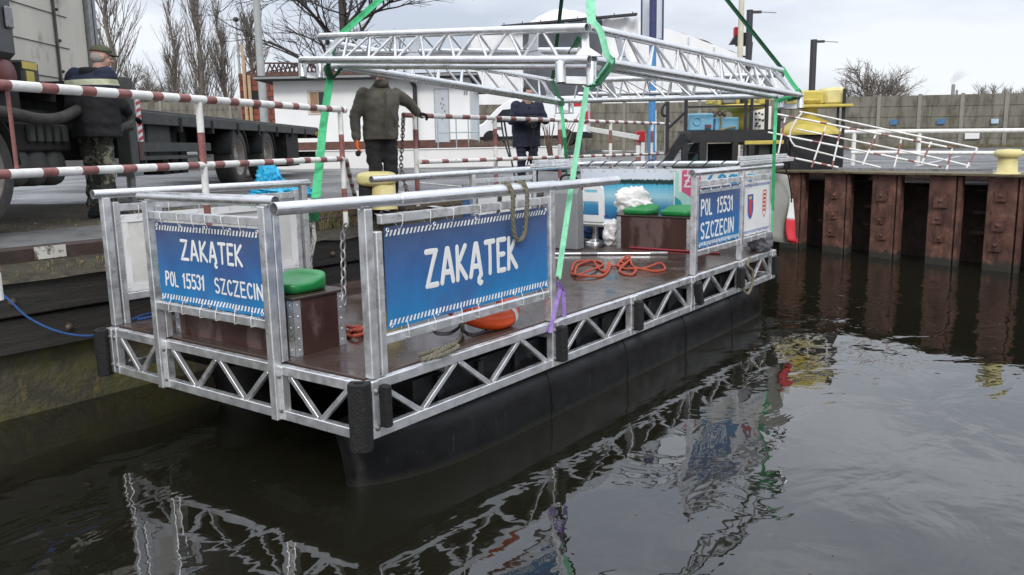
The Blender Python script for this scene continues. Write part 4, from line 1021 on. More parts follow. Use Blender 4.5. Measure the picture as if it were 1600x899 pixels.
# post sockets with plates at the corners
def socket(p0, p1, d, r=.042, wd=None):
    a, b2 = D(*p0, d), D(*p1, d)
    return MB().tube(a, b2, r, 14, hollow=.2)
for d, s1, s2, pl in ((dA, ((472.5, 97), (473.5, 121)), ((500, 97), (501, 122.5)), ((477, 113), (495, 114), (495, 122.5), (477, 121.5))),
                  (dB, ((875, 97), (876.5, 130)), ((924, 98), (924, 135)), ((879, 119), (917, 120), (917, 132), (879, 130))),
                  (dC, ((1219, 148), (1219.5, 169)), ((1250, 151), (1250.5, 169.5)), ((1223, 162), (1247, 163), (1247, 170), (1223, 170))),
                  (dD, ((871, 164), (871.5, 177)), ((892, 162), (892.5, 177)), ((875, 172), (889, 172), (889, 177), (875, 177)))):
    socket(*s1, d).build('post_socket', ALUT, roof); socket(*s2, d).build('post_socket', ALUT, roof)
    v4 = [D(*x, d) for x in pl]; MB().add(v4+[x+FW*.05 for x in v4], [(0, 1, 2, 3), (7, 6, 5, 4), (0, 4, 5, 1), (1, 5, 6, 2), (2, 6, 7, 3), (3, 7, 4, 0)]).build('socket_plate', PLATE, roof)
# triangular corner plate at the near corner
_u1 = (fO[0]-fO[1]).normalized(); _u2 = Vector((0, 0, 1))
v4 = [D(909, 52, dB-.04), D(920, 52, dB-.04), D(921, 74, dB-.04), D(942, 88, dB-.04), D(898, 88, dB-.04), D(909, 75, dB-.04)]
MB().add(v4+[x+FW*.02 for x in v4], [tuple(range(6)), tuple(range(11, 5, -1))]+[(k, k+6, (k+1) % 6+6, (k+1) % 6) for k in range(6)]).build('corner_plate', PLATE, roof)
# ------------------------------------------------------------------ slings and crane hook
HOOK = D(910, -305, 8.6)
hk = thing('crane_hook', HOOK, 'steel crane hook holding the four green slings above the boat', 'crane hook')
MB().lathe([(0, .45), (.09, .42), (.11, .3), (.09, .12), (.03, .08), (0, .08)], HOOK, 16).build('hook_block', YEL, hk)
MB().path(spline([HOOK+Vector((0, 0, .1)), HOOK+Vector((.02, .02, -.02)), HOOK+Vector((.07, .06, -.10)), HOOK+Vector((0.0, 0, -.17)), HOOK+Vector((-.07, -.05, -.10))]), .028, 10).build('hook', STEEL, hk)
MB().tube(HOOK+Vector((0, 0, .4)), HOOK+Vector((0, 0, 14)), .012, 6).build('cable', STEEL, hk)
HB = HOOK-Vector((0, 0, .13))
def sling(label, up_pts, m_up, wraps, low_pts, m_low, w_up=.055, w_lo=.055):
    t_ = thing('lifting_sling', up_pts[-1], label, 'sling', 'lifting slings from the crane hook')
    MB().strap(up_pts, w_up, RT).build('strap', m_up, t_)
    for wp, mm in wraps: MB().strap(spline(wp, 5), .055, RT*.7+UP*.5).build('loop', mm, t_)
    if low_pts: MB().strap(low_pts, w_lo, RT).build('lower_strap', m_low, t_)
    return t_
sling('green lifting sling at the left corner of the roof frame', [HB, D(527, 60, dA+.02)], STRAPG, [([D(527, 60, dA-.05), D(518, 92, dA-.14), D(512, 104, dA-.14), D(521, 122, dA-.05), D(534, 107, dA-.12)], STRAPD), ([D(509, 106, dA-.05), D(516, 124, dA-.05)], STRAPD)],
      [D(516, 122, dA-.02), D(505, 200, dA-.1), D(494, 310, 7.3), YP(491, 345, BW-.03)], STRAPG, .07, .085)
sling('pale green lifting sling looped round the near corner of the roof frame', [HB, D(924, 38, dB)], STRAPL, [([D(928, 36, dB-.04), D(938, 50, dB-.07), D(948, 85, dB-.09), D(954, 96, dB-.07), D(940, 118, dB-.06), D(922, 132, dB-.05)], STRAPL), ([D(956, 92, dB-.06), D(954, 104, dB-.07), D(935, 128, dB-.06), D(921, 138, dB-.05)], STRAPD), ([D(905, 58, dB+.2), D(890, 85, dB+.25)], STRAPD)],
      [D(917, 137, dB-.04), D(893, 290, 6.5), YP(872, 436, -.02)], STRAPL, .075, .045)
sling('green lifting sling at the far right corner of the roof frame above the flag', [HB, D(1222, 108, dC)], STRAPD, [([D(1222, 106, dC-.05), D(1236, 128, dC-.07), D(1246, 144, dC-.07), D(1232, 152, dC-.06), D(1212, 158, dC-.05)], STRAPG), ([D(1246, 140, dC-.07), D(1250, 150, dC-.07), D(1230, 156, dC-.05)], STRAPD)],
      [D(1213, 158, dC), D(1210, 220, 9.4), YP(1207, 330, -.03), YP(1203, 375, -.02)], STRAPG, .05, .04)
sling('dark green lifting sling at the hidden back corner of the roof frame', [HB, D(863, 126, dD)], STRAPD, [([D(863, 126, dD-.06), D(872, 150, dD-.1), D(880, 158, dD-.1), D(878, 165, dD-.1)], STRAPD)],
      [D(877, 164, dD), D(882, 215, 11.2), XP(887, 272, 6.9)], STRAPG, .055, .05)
sh = YP(869, 440, -.02)
ps = thing('purple_sling', sh, 'two purple sling legs shackled to the pale green sling at the deck edge', 'sling')
MB().strap([sh, YP(875, 452, -.03), YP(859, 520, -.045)], .03, RT).build('leg', PURPLE, ps)
MB().strap([sh+Vector((.02, 0, 0)), YP(880, 455, -.02), YP(882, 495, -.04)], .03, RT).build('leg', PURPLE, ps)
mb = MB().torus(sh, .035, .009, 16, 6, Matrix.Rotation(R(90), 3, 'X')); mb.bar(sh-Vector((.05, 0, 0)), sh+Vector((.05, 0, 0)), .018, .018); mb.build('shackle', STEEL, ps)
sh = YP(489, 352, BW-.03)
ps = thing('pale_sling', sh, 'pale worn sling end tied to the port rail below the left green sling', 'sling')
MB().strap([sh+Vector((0, 0, .05)), YP(492, 372, BW-.04), YP(486, 400, BW-.05)], .035, RT).build('leg', mat('sling_worn', (.42, .42, .38), .8, 0, .2, 20), ps)
MB().torus(sh, .03, .008, 16, 6, Matrix.Rotation(R(90), 3, 'X')).build('shackle', STEEL, ps)

# ================================================================== the yard behind
def banded(name, p, q, r, period, parent, red0=.0, frac=.38, n=10, m0=RWWHITE, m1=RWRED, jit=.1, seed=1):
    p = Vector(p); q = Vector(q); ln = (q-p).length; rd = random.Random(seed); cuts = [0]; cols = []; x = red0
    if x > 0: cols.append(0); cuts.append(x)
    red = True
    while cuts[-1] < ln-.01:
        w_ = period*(frac if red else 1-frac)*(1+rd.uniform(-jit, jit)); cols.append(1 if red else 0); cuts.append(min(ln, cuts[-1]+w_)); red = not red
    mb = MB(); mi = []
    for a, b2, c_ in zip(cuts[:-1], cuts[1:], cols):
        f0 = len(mb.f); mb.path([p.lerp(q, a/ln), p.lerp(q, b2/ln)], r, n, caps=(a == 0 or b2 >= ln-.001)); mi += [c_]*(len(mb.f)-f0)
    ob = mb.build(name, m0, parent); ob.data.materials.append(m1)
    for pl, k in zip(ob.data.polygons, mi): pl.material_index = k
    return ob
def gpos(x, y, z0=1.45):
    p = G(x, y, z0)
    for _ in range(4): p = G(x, y, ground_z(p))
    return p
def on_ground(p): return Vector((p[0], p[1], ground_z(Vector((p[0], p[1], 0)))))
# ---- left railing
A0, A1 = G(-45, 129.5, 2.44), G(536, 172, 2.44)
rl = thing('barrier_railing', on_ground(A0.lerp(A1, .5)), 'red and white striped barrier railing in front of the truck', 'railing', 'red and white railings on the quay')
banded('rail', A0, A1, .030, .30, rl, .12)
z2 = 1.965
dn = lambda p, z: Vector((p.x, p.y, z))
banded('rail', dn(A0, z2), dn(A1, z2), .027, .32, rl, .02, seed=2)
for px_ in (-40, 311, 531):
    top = PL(px_, 170, A0, Vector((-(A1-A0).y, (A1-A0).x, 0)).normalized()); top.z = 2.44
    banded('post', on_ground(top)-Vector((0, 0, .02)), top-Vector((0, 0, .02)), .026, .5, rl, .15, .45, seed=5)
top = PL(15, 170, A0, Vector((-(A1-A0).y, (A1-A0).x, 0)).normalized()); MB().tube(dn(top, z2), dn(top, 2.43), .011, 6).build('post', RWRED, rl)
pe = dn(A1, z2); banded('brace', pe, on_ground(G(560, 318, 1.42)), .025, .3, rl, .05, seed=6)
MB().lathe([(0, .04), (.032, .03), (.034, -.03), (0, -.04)], A1, 10, Matrix.Rotation(R(90), 3, 'X')).build('end_cap', RWWHITE, rl)
# ---- right railing
B0, B1 = D(630, 180, 10.1), D(1045, 193.8, 17.8)
rr_ = thing('barrier_railing', on_ground(B0.lerp(B1, .5)), 'red and white railing the man in navy leans on', 'railing', 'red and white railings on the quay')
banded('rail', B0, B1, .032, .42, rr_, 0, .4, seed=8)
L0, L1 = D(655, 253.5, 10.3), D(1045, 240, 17.8); banded('rail', L0, L1, .028, .45, rr_, .02, .35, seed=9)
nB = Vector((-(B1-B0).y, (B1-B0).x, 0)).normalized()
for k, px_ in enumerate((648, 773, 874, 954, 1019)):
    top = PL(px_, 185, B0, nB); u_ = (top-B0).length/(B1-B0).length; top.z = B0.z+(B1.z-B0.z)*u_
    banded('post', on_ground(top)-Vector((0, 0, .02)), top, .03, .55, rr_, .2, .42, seed=10+k)
cp = B0+Vector((0, 0, -.02)); pe = on_ground(G(639, 300, 1.44))
o = chain_obj(spline([cp, D(629, 215, 10.0), D(627, 262, 9.8), D(636, 300, 9.4)]), .026, .012, CHAIN).build('barrier_chain', CHAIN, origin=cp); tag(o, 'rusty chain hanging from the end of the striped railing by the man in brown', 'chain')
# ---- mooring bollards
def bollard(c, s, label, m, horn=True):
    t_ = thing('mooring_bollard', c, label, 'bollard')
    MB().lathe([(.26*s, 0), (.26*s, .02), (.20*s, .03), (.185*s, .33*s), (.21*s, .40*s), (.21*s, .47*s), (.17*s, .52*s), (0, .53*s)], c, 24).build('drum', m, t_)
    return t_
bc = gpos(591, 334, 1.40); bc.z = 1.37
bd = thing('mooring_bollard', bc, 'big yellow double-lobed mooring bollard below the man in brown', 'bollard')
mb = MB(); axis = RT.copy(); axis.z = 0; axis.normalize()
prof = [(.155, 0), (.145, .05), (.135, .30), (0, .31)]
mb.lathe(prof, bc+axis*.075, 28); mb.build('drum', YELP, bd)
Ma = Matrix.Rotation(math.atan2(axis.y, axis.x), 3, 'Z')
sgn = lambda x, e: math.copysign(abs(x)**e, x)
MB().sphere(bc+Vector((0, 0, .345)), 1, 32, Ma, fn=lambda v_: Vector((.225*sgn(v_.x, .62), .165*sgn(v_.y, .7), .085*sgn(v_.z, .55)))).build('head', YELP, bd)
MB().lathe([(.10, 0), (.09, .28)], bc-axis*.12, 16).build('gap_shade', DARK, bd)  # near-black stub for the dark gap under the head, shade in its colour
b2c = wallp(s_of(1567, 268), .12, 1.485)
bollard(b2c, .72, 'small pale yellow mooring bollard on top of the rusty sheet pile wall', YELP)
mb = MB().lathe([(.235*.72, .36*.72), (.27*.72, .40*.72), (.27*.72, .46*.72), (.22*.72, .52*.72)], b2c, 24); mb.build('head_rim', YELP, [c for c in bpy.data.objects if c.name.startswith('mooring_bollard') and c['label'].startswith('small')][0])
# ---- dry grass and weeds on the quay edge
gm = MB(); rd = random.Random(11)
def tufts(cnt, fn, hmin, hmax):
    for _ in range(cnt):
        c_ = fn()
        for _ in range(rd.randint(5, 9)):
            a = rd.uniform(0, 2*PI); h = rd.uniform(hmin, hmax); l = rd.uniform(.1, .7)*h; w_ = .004
            d = Vector((math.cos(a), math.sin(a), 0)); s_ = Vector((-d.y, d.x, 0))*w_; b_0 = c_+d*rd.uniform(0, .04)
            m1 = b_0+d*l*.4+Vector((0, 0, h*.6)); e_ = b_0+d*l+Vector((0, 0, h*rd.uniform(.7, 1)))
            gm.add([b_0-s_, b_0+s_, m1+s_*.7, m1-s_*.7, e_], [(0, 1, 2, 3), (3, 2, 4)])
def f1():
    x = rd.uniform(2.55, 7.5); y = EDGE_Y+abs(rd.gauss(0, .38))-.12; y = max(3.5, y); return Vector((x, y, 1.14+.07*min(1, max(0, y-3.5)*4) if y < EDGE_Y else gz(y-EDGE_Y)))
tufts(1500, f1, .05, .17)
def f2(): x = rd.uniform(-4, 2.5); return Vector((x, rd.uniform(3.42, 3.72), 1.12+rd.uniform(0, .05)))
tufts(260, f2, .02, .06)
def f3():
    x = rd.uniform(-4, 3.0); y = EDGE_Y+1.1+abs(rd.gauss(0, .5)); return Vector((x, y, gz(y-EDGE_Y)))
tufts(260, f3, .02, .05)
o = gm.build('dry_grass', DRYG); o['kind'] = 'stuff'; o['label'] = 'dry grass and weeds along the quay edge'; o['category'] = 'grass'
# ---- blue tarp bag
p = gpos(418, 302); p = at_h(422, 300, depth(p), p.z)
sack('blue_tarp_bag', p+Vector((0, 0, .13)), (.17, .19, .27), 'crumpled bright blue tarp bag lying on the quay behind the boat rail', 'tarp bag', BTARP, 9, .45, 4.2)
sack('blue_tarp', at_h(440, 306, depth(p)-.3, p.z)+Vector((0, 0, .04)), (.34, .42, .09), 'low heap of bright blue tarp next to the blue bag', 'tarp', BTARP, 4, .5, 4.5)

# ------------------------------------------------------------------ truck
AZ = R(38.4); TU = Vector((math.cos(AZ), math.sin(AZ), 0)); TN = Vector((math.sin(AZ), -math.cos(AZ), 0)); TW = D(370, 287, 14.3)
TZ = ground_z(TW)
def S(px_, py_, off=0):
    return PL(px_, py_, TW+TN*off, TN)
def su(px_, off=0, py_=235): return (S(px_, py_, off)-TW).dot(TU)
def tp(u, off, z): p_ = TW+TU*u+TN*off; return Vector((p_.x, p_.y, z))
tk = thing('crane_truck', tp(su(200), -1, TZ), 'dirty dark flatbed truck with pale cargo body parked along the quay', 'truck')
MT = Matrix((TU, -TN, Vector((0, 0, 1)))).transposed()
def tbox(mb, u0, u1, o0, o1, z0, z1): return mb.box(tp((u0+u1)/2, (o0+o1)/2, (z0+z1)/2), (abs(u1-u0), abs(o1-o0), abs(z1-z0)), M=MT)
zbed = S(350, 184).z
uR, uF = su(499), su(206)
# chassis, bed
mb = MB(); tbox(mb, su(-60), uR-.3, -.75, -.95, zbed-.55, zbed-.16); tbox(mb, su(-60), uR-.3, -1.55, -1.75, zbed-.55, zbed-.16); tbox(mb, su(20), su(120), -.2, -2.2, zbed-.62, zbed-.1); tbox(mb, su(-70), su(203), -.8, -1.9, TZ+.45, S(80, 128).z); mb.build('chassis', TRUCKD, tk)
mb = MB(); tbox(mb, uF, uR, 0, -2.45, zbed-.07, zbed); tbox(mb, uF, uR, .012, -.02, zbed-.19, zbed-.03); mb.build('flatbed', TRUCKG, tk, bevel=.01)
for k in range(9):
    u = uF+.3+k*(uR-uF-.6)/8; tbox(MB(), u-.04, u+.04, .03, -.9, zbed-.27, zbed-.072).build('bed_bracket', TRUCKD, tk)
tbox(MB(), uR-.42, uR+.02, .02, -.10, zbed-.20, zbed-.10).build('rear_marker', mat('marker_yellow', (.55, .42, .06), .5, 0, .1), tk)
tbox(MB(), uR-.1, uR, -.1, -2.3, zbed-.75, zbed-.6).build('rear_bumper', TRUCKD, tk)
def wheel(px_, py_, r, name='wheel', off=-.02):
    c_ = tp(su(px_), off, TZ+r); q = (-TN).to_track_quat('Z', 'Y').to_matrix()
    w_ = MB().lathe([(r*.62, 0), (r*.72, -.015), (r*.9, -.01), (r*.97, .02), (r, .06), (r, .26), (r*.93, .3), (r*.5, .3)], c_, 32, q).build(name, TYRE, tk)
    MB().lathe([(0, .05), (r*.16, .05), (r*.18, .06), (r*.28, .07), (r*.32, .10), (r*.55, .09), (r*.60, .01), (r*.63, -.004), (r*.63, .05)], c_, 28, q).build('rim', RIM, w_)
    nb = MB()
    for k in range(10): nb.sphere(c_+q@Vector((r*.43*math.cos(k*PI/5), r*.43*math.sin(k*PI/5), .085)), .022, 6)
    nb.build('wheel_nuts', STEEL, w_)
    # mudguard
    pts = [c_+q@Vector((0, 0, 0))+TU*(1.12*r*math.cos(R(a)))+Vector((0, 0, 1.12*r*math.sin(R(a)))) for a in range(5, 180, 12)]
    gmb = MB(); vs = []
    for x in pts: vs += [x+TN*.03, x-TN*.45]
    gmb.add(vs, [(2*k, 2*k+1, 2*k+3, 2*k+2) for k in range(len(pts)-1)], True); og = gmb.build('mudguard', TRUCKD, tk); s2 = og.modifiers.new('t', 'SOLIDIFY'); s2.thickness = .03
wheel(375, 244, .50); wheel(420, 238, .50); wheel(-26, 300, .49)
tbox(MB(), su(452), su(470), -.05, -.5, TZ+.25, zbed-.2).build('mud_flap', TRUCKD, tk)
# side guard, fuel box, outrigger
mb = MB(); u0, u1 = su(214), su(330)
z = S(250, 230).z; tbox(mb, u0, u1, 0, -.04, z-.06, z+.06); z = S(250, 246).z; tbox(mb, u0, u1, 0, -.04, z-.03, z+.02)
for px_ in (232, 320): tbox(mb, su(px_)-.03, su(px_)+.03, -.041, -.1, TZ+.45, zbed-.1)
mb.build('side_guard', TRUCKG, tk)
tbox(MB(), su(245), su(280), -.1, -.7, S(260, 246).z, S(260, 194).z).build('fuel_box', TRUCKG, tk, bevel=.02)
for k in range(3):
    u = su(286+k*14); tbox(MB(), u, u+.25, -.3, -.9, TZ+.3, zbed-.2).build('equipment_box', TRUCKD, tk)
u0, u1 = su(197, .1), su(209, .1); mb = MB(); tbox(mb, u0, u1, .16, 0, S(203, 268).z, S(203, 126).z); og = mb.build('outrigger', TRUCKG, tk, bevel=.01)
tbox(MB(), u0-.03, u1+.03, .18, -.02, S(203, 275).z, S(203, 260).z).build('outrigger_foot', STEEL, og)
MB().tube(tp((u0+u1)/2, .08, TZ), tp((u0+u1)/2, .08, S(203, 268).z), .05, 12).build('outrigger_ram', STEEL, og)
MB().lathe([(.0, .03), (.16, .03), (.17, 0)], tp((u0+u1)/2, .08, TZ+.002), 16).build('outrigger_pad', STEEL, og)
ua = u1+.02; ub = ua+.13; z0, z1 = S(208, 222).z, S(208, 157).z
bo = tbox(MB(), ua, ub, .165, .15, z0, z1).build('reflector_board', WHITEL, og)
for k in range(6):
    za = z0+(z1-z0)*k/6; hh = (z1-z0)/12
    MB().add([tp(ua, .168, za), tp(ub, .168, za+hh*.8), tp(ub, .168, za+hh*1.8), tp(ua, .168, za+hh)], [(0, 1, 2, 3)]).build('red_stripe', REDL, bo)
tbox(MB(), ua, ub, .16, .1, S(208, 250).z, z0-.005).build('rusty_plate', mat('plate_rust', (.10, .05, .04), .7, 0, .3), og)
# pale cargo body
zb0 = S(80, 130).z; ub0, ub1 = su(16, -.35), su(136, -.35, 70)
mb = MB(); tbox(mb, ub0, ub1, -.35, -2.4, zb0, zb0+3.2); cb = mb.build('cargo_body', BOXB, tk, bevel=.01)
for k in range(9): tbox(MB(), ub0+.02, ub1-.45, -.338, -.349, zb0+.12+k*.34, zb0+.125+k*.34).build('panel_seam', TRUCKG, cb)
mb = MB(); tbox(mb, su(88, -.33, 60), su(90.5, -.33, 60), -.325, -.34, zb0, zb0+3.2)
for k in range(9): mb.sphere(tp(su(95, -.33, 60), -.34, zb0+.2+k*.33), .018, 6)
mb.build('riveted_seam', TRUCKG, cb)
mb = MB(); tbox(mb, ub1+.01, ub1+.10, -.30, -.5, zb0-.1, zb0+3.2); tbox(mb, ub1+.13, ub1+.20, -.3, -.5, zb0-.1, zb0+3.2); mb.build('corner_post', STEEL, cb)
# dark unit and cab at the left
mb = MB(); tbox(mb, su(-70, .1, 45), su(25, .1, 45), .10, -.8, S(5, 95).z, S(5, -120).z); mb.build('cab', mat('cab_grey', (.05, .055, .055), .45, 0, .1, 4), tk, bevel=.06)
tbox(MB(), su(11, .13, 30), su(22, .13, 30), .13, .10, S(16, 46, .1).z, S(16, 12, .1).z).build('side_lamp', STEEL, tk, bevel=.02)
mb = MB(); tbox(mb, su(-60), su(32, 0, 130), 0, -1.2, S(10, 180).z, S(10, 97).z); mb.build('engine_housing', TRUCKD, tk, bevel=.05)
yb = tbox(MB(), su(36, .05, 115), su(62, .05, 115), .05, -.3, S(45, 132).z, S(45, 97).z).build('valve_box', TRUCKG, tk, bevel=.02)
mb = MB(); tbox(mb, su(34, .05, 105), su(57, .05, 105), .055, .05, S(45, 110).z, S(45, 99).z); tbox(mb, su(41, .05, 120), su(53, .05, 120), .055, .05, S(45, 130).z, S(45, 113).z); mb.build('yellow_plate', YEL, yb)
MB().lathe([(0, .05), (.13, .05), (.15, 0), (.15, -.2)], tp(su(12), .04, S(10, 120).z), 18, TN.to_track_quat('Z', 'Y').to_matrix()).build('filter_drum', mat('filter_red', (.12, .03, .03), .5), tk)
bb = tbox(MB(), su(28), su(115), -.02, -.55, S(70, 236).z, S(70, 193).z).build('battery_box', TRUCKD, tk, bevel=.015)
for k in range(5):
    u = su(46+k*13); tbox(MB(), u, u+.09, .03, -.02, S(70, 222).z, S(70, 194).z).build('rib', TRUCKG, bb, bevel=.01)
for k, px_ in enumerate((42, 71, 99)):
    c_ = tp(su(px_), -.1, S(px_, 259).z); mb = MB().lathe([(0, .06), (.12, .05), (.18, .02), (.2, -.03), (.2, -.75), (0, -.8)], c_, 22, TN.to_track_quat('Z', 'Y').to_matrix()); mb.build('air_tank', TRUCKG, tk)
MB().path(spline([S(-20, 172, .05), S(20, 178, .1), S(60, 186, .12), S(95, 184, .12), S(130, 168, .1), S(160, 155, .08), S(200, 160, .06)]), .055, 10).build('hose', mat('hose_dusty', (.04, .036, .03), .8, 0, .4, 14), tk)
mb = MB(); tbox(mb, su(125), su(196), -.05, -.4, S(160, 147).z, S(160, 134).z); tbox(mb, su(140), su(150), -.05, -.3, S(150, 250).z, S(150, 140).z); mb.build('crane_column', TRUCKD, tk)
mb = MB(); tbox(mb, su(70), su(200), -.6, -1.6, TZ+.55, zbed+.05); mb.build('crane_base', TRUCKD, tk, bevel=.02)
# ------------------------------------------------------------------ people
def loft(mb, rings, n=20, sq=1.0):
    vs = []; fs = []
    for c_, ax, ay in rings:
        c_ = Vector(c_); ax = Vector(ax); ay = Vector(ay)
        for k in range(n):
            a = 2*PI*k/n; ca, sa = math.cos(a), math.sin(a)
            vs.append(c_+ax*math.copysign(abs(ca)**sq, ca)+ay*math.copysign(abs(sa)**sq, sa))
    m_ = len(rings)
    fs = [(i*n+k, i*n+(k+1) % n, (i+1)*n+(k+1) % n, (i+1)*n+k) for i in range(m_-1) for k in range(n)]+[tuple(range(n)), tuple(range((m_-1)*n, m_*n))]
    mb.add(vs, fs, True); return mb
def limb(mb, pts, rs, n=12):
    mb.path([Vector(p) for p in pts], list(rs), n)
    for p, r in zip(pts, rs): mb.sphere(p, r, 10)
    return mb
def fuse(mb, voxel, smooth=4, wrinkle=0, wsc=9):
    me = bpy.data.meshes.new('tmp'); me.from_pydata([tuple(x) for x in mb.v], [], mb.f)
    bm = bmesh.new(); bm.from_mesh(me); bmesh.ops.recalc_face_normals(bm, faces=bm.faces); bm.to_mesh(me); bm.free()
    ob = bpy.data.objects.new('tmp', me); COL.objects.link(ob)
    md = ob.modifiers.new('r', 'REMESH'); md.mode = 'VOXEL'; md.voxel_size = voxel
    ms = ob.modifiers.new('s', 'SMOOTH'); ms.iterations = smooth; ms.factor = .5
    dg = bpy.context.evaluated_depsgraph_get(); me2 = bpy.data.meshes.new_from_object(ob.evaluated_get(dg))
    bpy.data.objects.remove(ob); bpy.data.meshes.remove(me)
    out = MB(); out.f = [tuple(p.vertices) for p in me2.polygons]; out.s = [True]*len(out.f)
    for v_ in me2.vertices:
        c_ = v_.co.copy()
        if wrinkle:
            q = c_*wsc; w_ = noise.noise(Vector((q.x*.6, q.y*.6, q.z*1.7)))+.5*noise.noise(q*2.3); c_ += v_.normal*wrinkle*(w_-.8*abs(noise.noise(Vector((q.x*.9, q.y*.9, q.z*2.2+q.x)))))
        out.v.append(tuple(c_))
    bpy.data.meshes.remove(me2); return out
def head_mb(c, M):
    """face looks along local +x"""
    c = Vector(c); mb = MB()
    def P_(x, y, z): return c+M@Vector((x, y, z))
    mb.sphere(P_(-.01, 0, .03), (.098, .076, .095), 20, M); mb.sphere(P_(.02, 0, -.04), (.07, .060, .085), 18, M); mb.sphere(P_(.052, 0, -.098), (.030, .032, .024), 12, M)
    mb.sphere(P_(.07, 0, .028), (.022, .05, .014), 12, M)
    limb(mb, [P_(.083, 0, .018), P_(.112, 0, -.028)], [.009, .015]); mb.sphere(P_(.10, .012, -.032), .010, 8); mb.sphere(P_(.10, -.012, -.032), .010, 8)
    for s_ in (-1, 1):
        mb.sphere(P_(.055, .036*s_, -.035), (.026, .022, .022), 10, M)
        mb.sphere(P_(-.008, .077*s_, -.005), (.022, .009, .033), 10, M)
    mb.sphere(P_(.080, 0, -.062), (.014, .024, .006), 10, M); mb.sphere(P_(.078, 0, -.074), (.014, .021, .007), 10, M)
    limb(mb, [P_(-.02, 0, -.05), P_(-.035, 0, -.16)], [.058, .06])
    return fuse(mb, .006, 3)
def face_bits(c, M, par):
    c = Vector(c); P_ = lambda x, y, z: c+M@Vector((x, y, z))
    for s_ in (-1, 1):
        e_ = MB().sphere(P_(.078, .031*s_, .006), (.011, .014, .009), 10, M).build('eye', WHITEP, par); MB().sphere(P_(.087, .031*s_, .006), (.004, .006, .006), 8, M).build('iris', EYE, e_)
        MB().sphere(P_(.086, .033*s_, .026), (.006, .018, .004), 8, M).build('eyebrow', HAIRM, par)
    MB().sphere(P_(.0925, 0, -.068), (.003, .020, .002), 8, M).build('lips', mat('lips', (.32, .13, .11), .5), par)
def hand(wrist, d, palm_n, m, par, name, side=1, curl=.5, s=1.0):
    """d = pointing direction, palm_n = palm normal"""
    wrist = Vector(wrist); d = Vector(d).normalized(); pn = Vector(palm_n); pn = (pn-d*pn.dot(d)).normalized(); sd = d.cross(pn)*side
    mb = MB(); M = Matrix((d, sd, pn)).transposed()
    mb.sphere(wrist+d*.052*s, (.056*s, .044*s, .019*s), 14, M)
    for k, (off, ln) in enumerate(((-.031, .066), (-.010, .078), (.011, .073), (.031, .056))):
        p0 = wrist+d*.082*s+sd*off*s; seg = ln*s/3; a = 0; pts = [p0]; dd = d
        for j in range(3):
            a += curl*(.5+.35*j); dd = d*math.cos(a)+pn*math.sin(a); pts.append(pts[-1]+dd*seg)
        limb(mb, pts, [.0105*s, .0100*s, .0095*s, .008*s], 8)
    t0 = wrist+d*.022*s-sd*.034*s; t1 = t0+(d*.6-sd*.6+pn*.4).normalized()*.04*s; t2 = t1+(d*.85-sd*.1+pn*.5).normalized()*.035*s
    limb(mb, [t0, t1, t2], [.014*s, .012*s, .0095*s], 8)
    return fuse(mb, .005*s, 2).build(name, m, par)
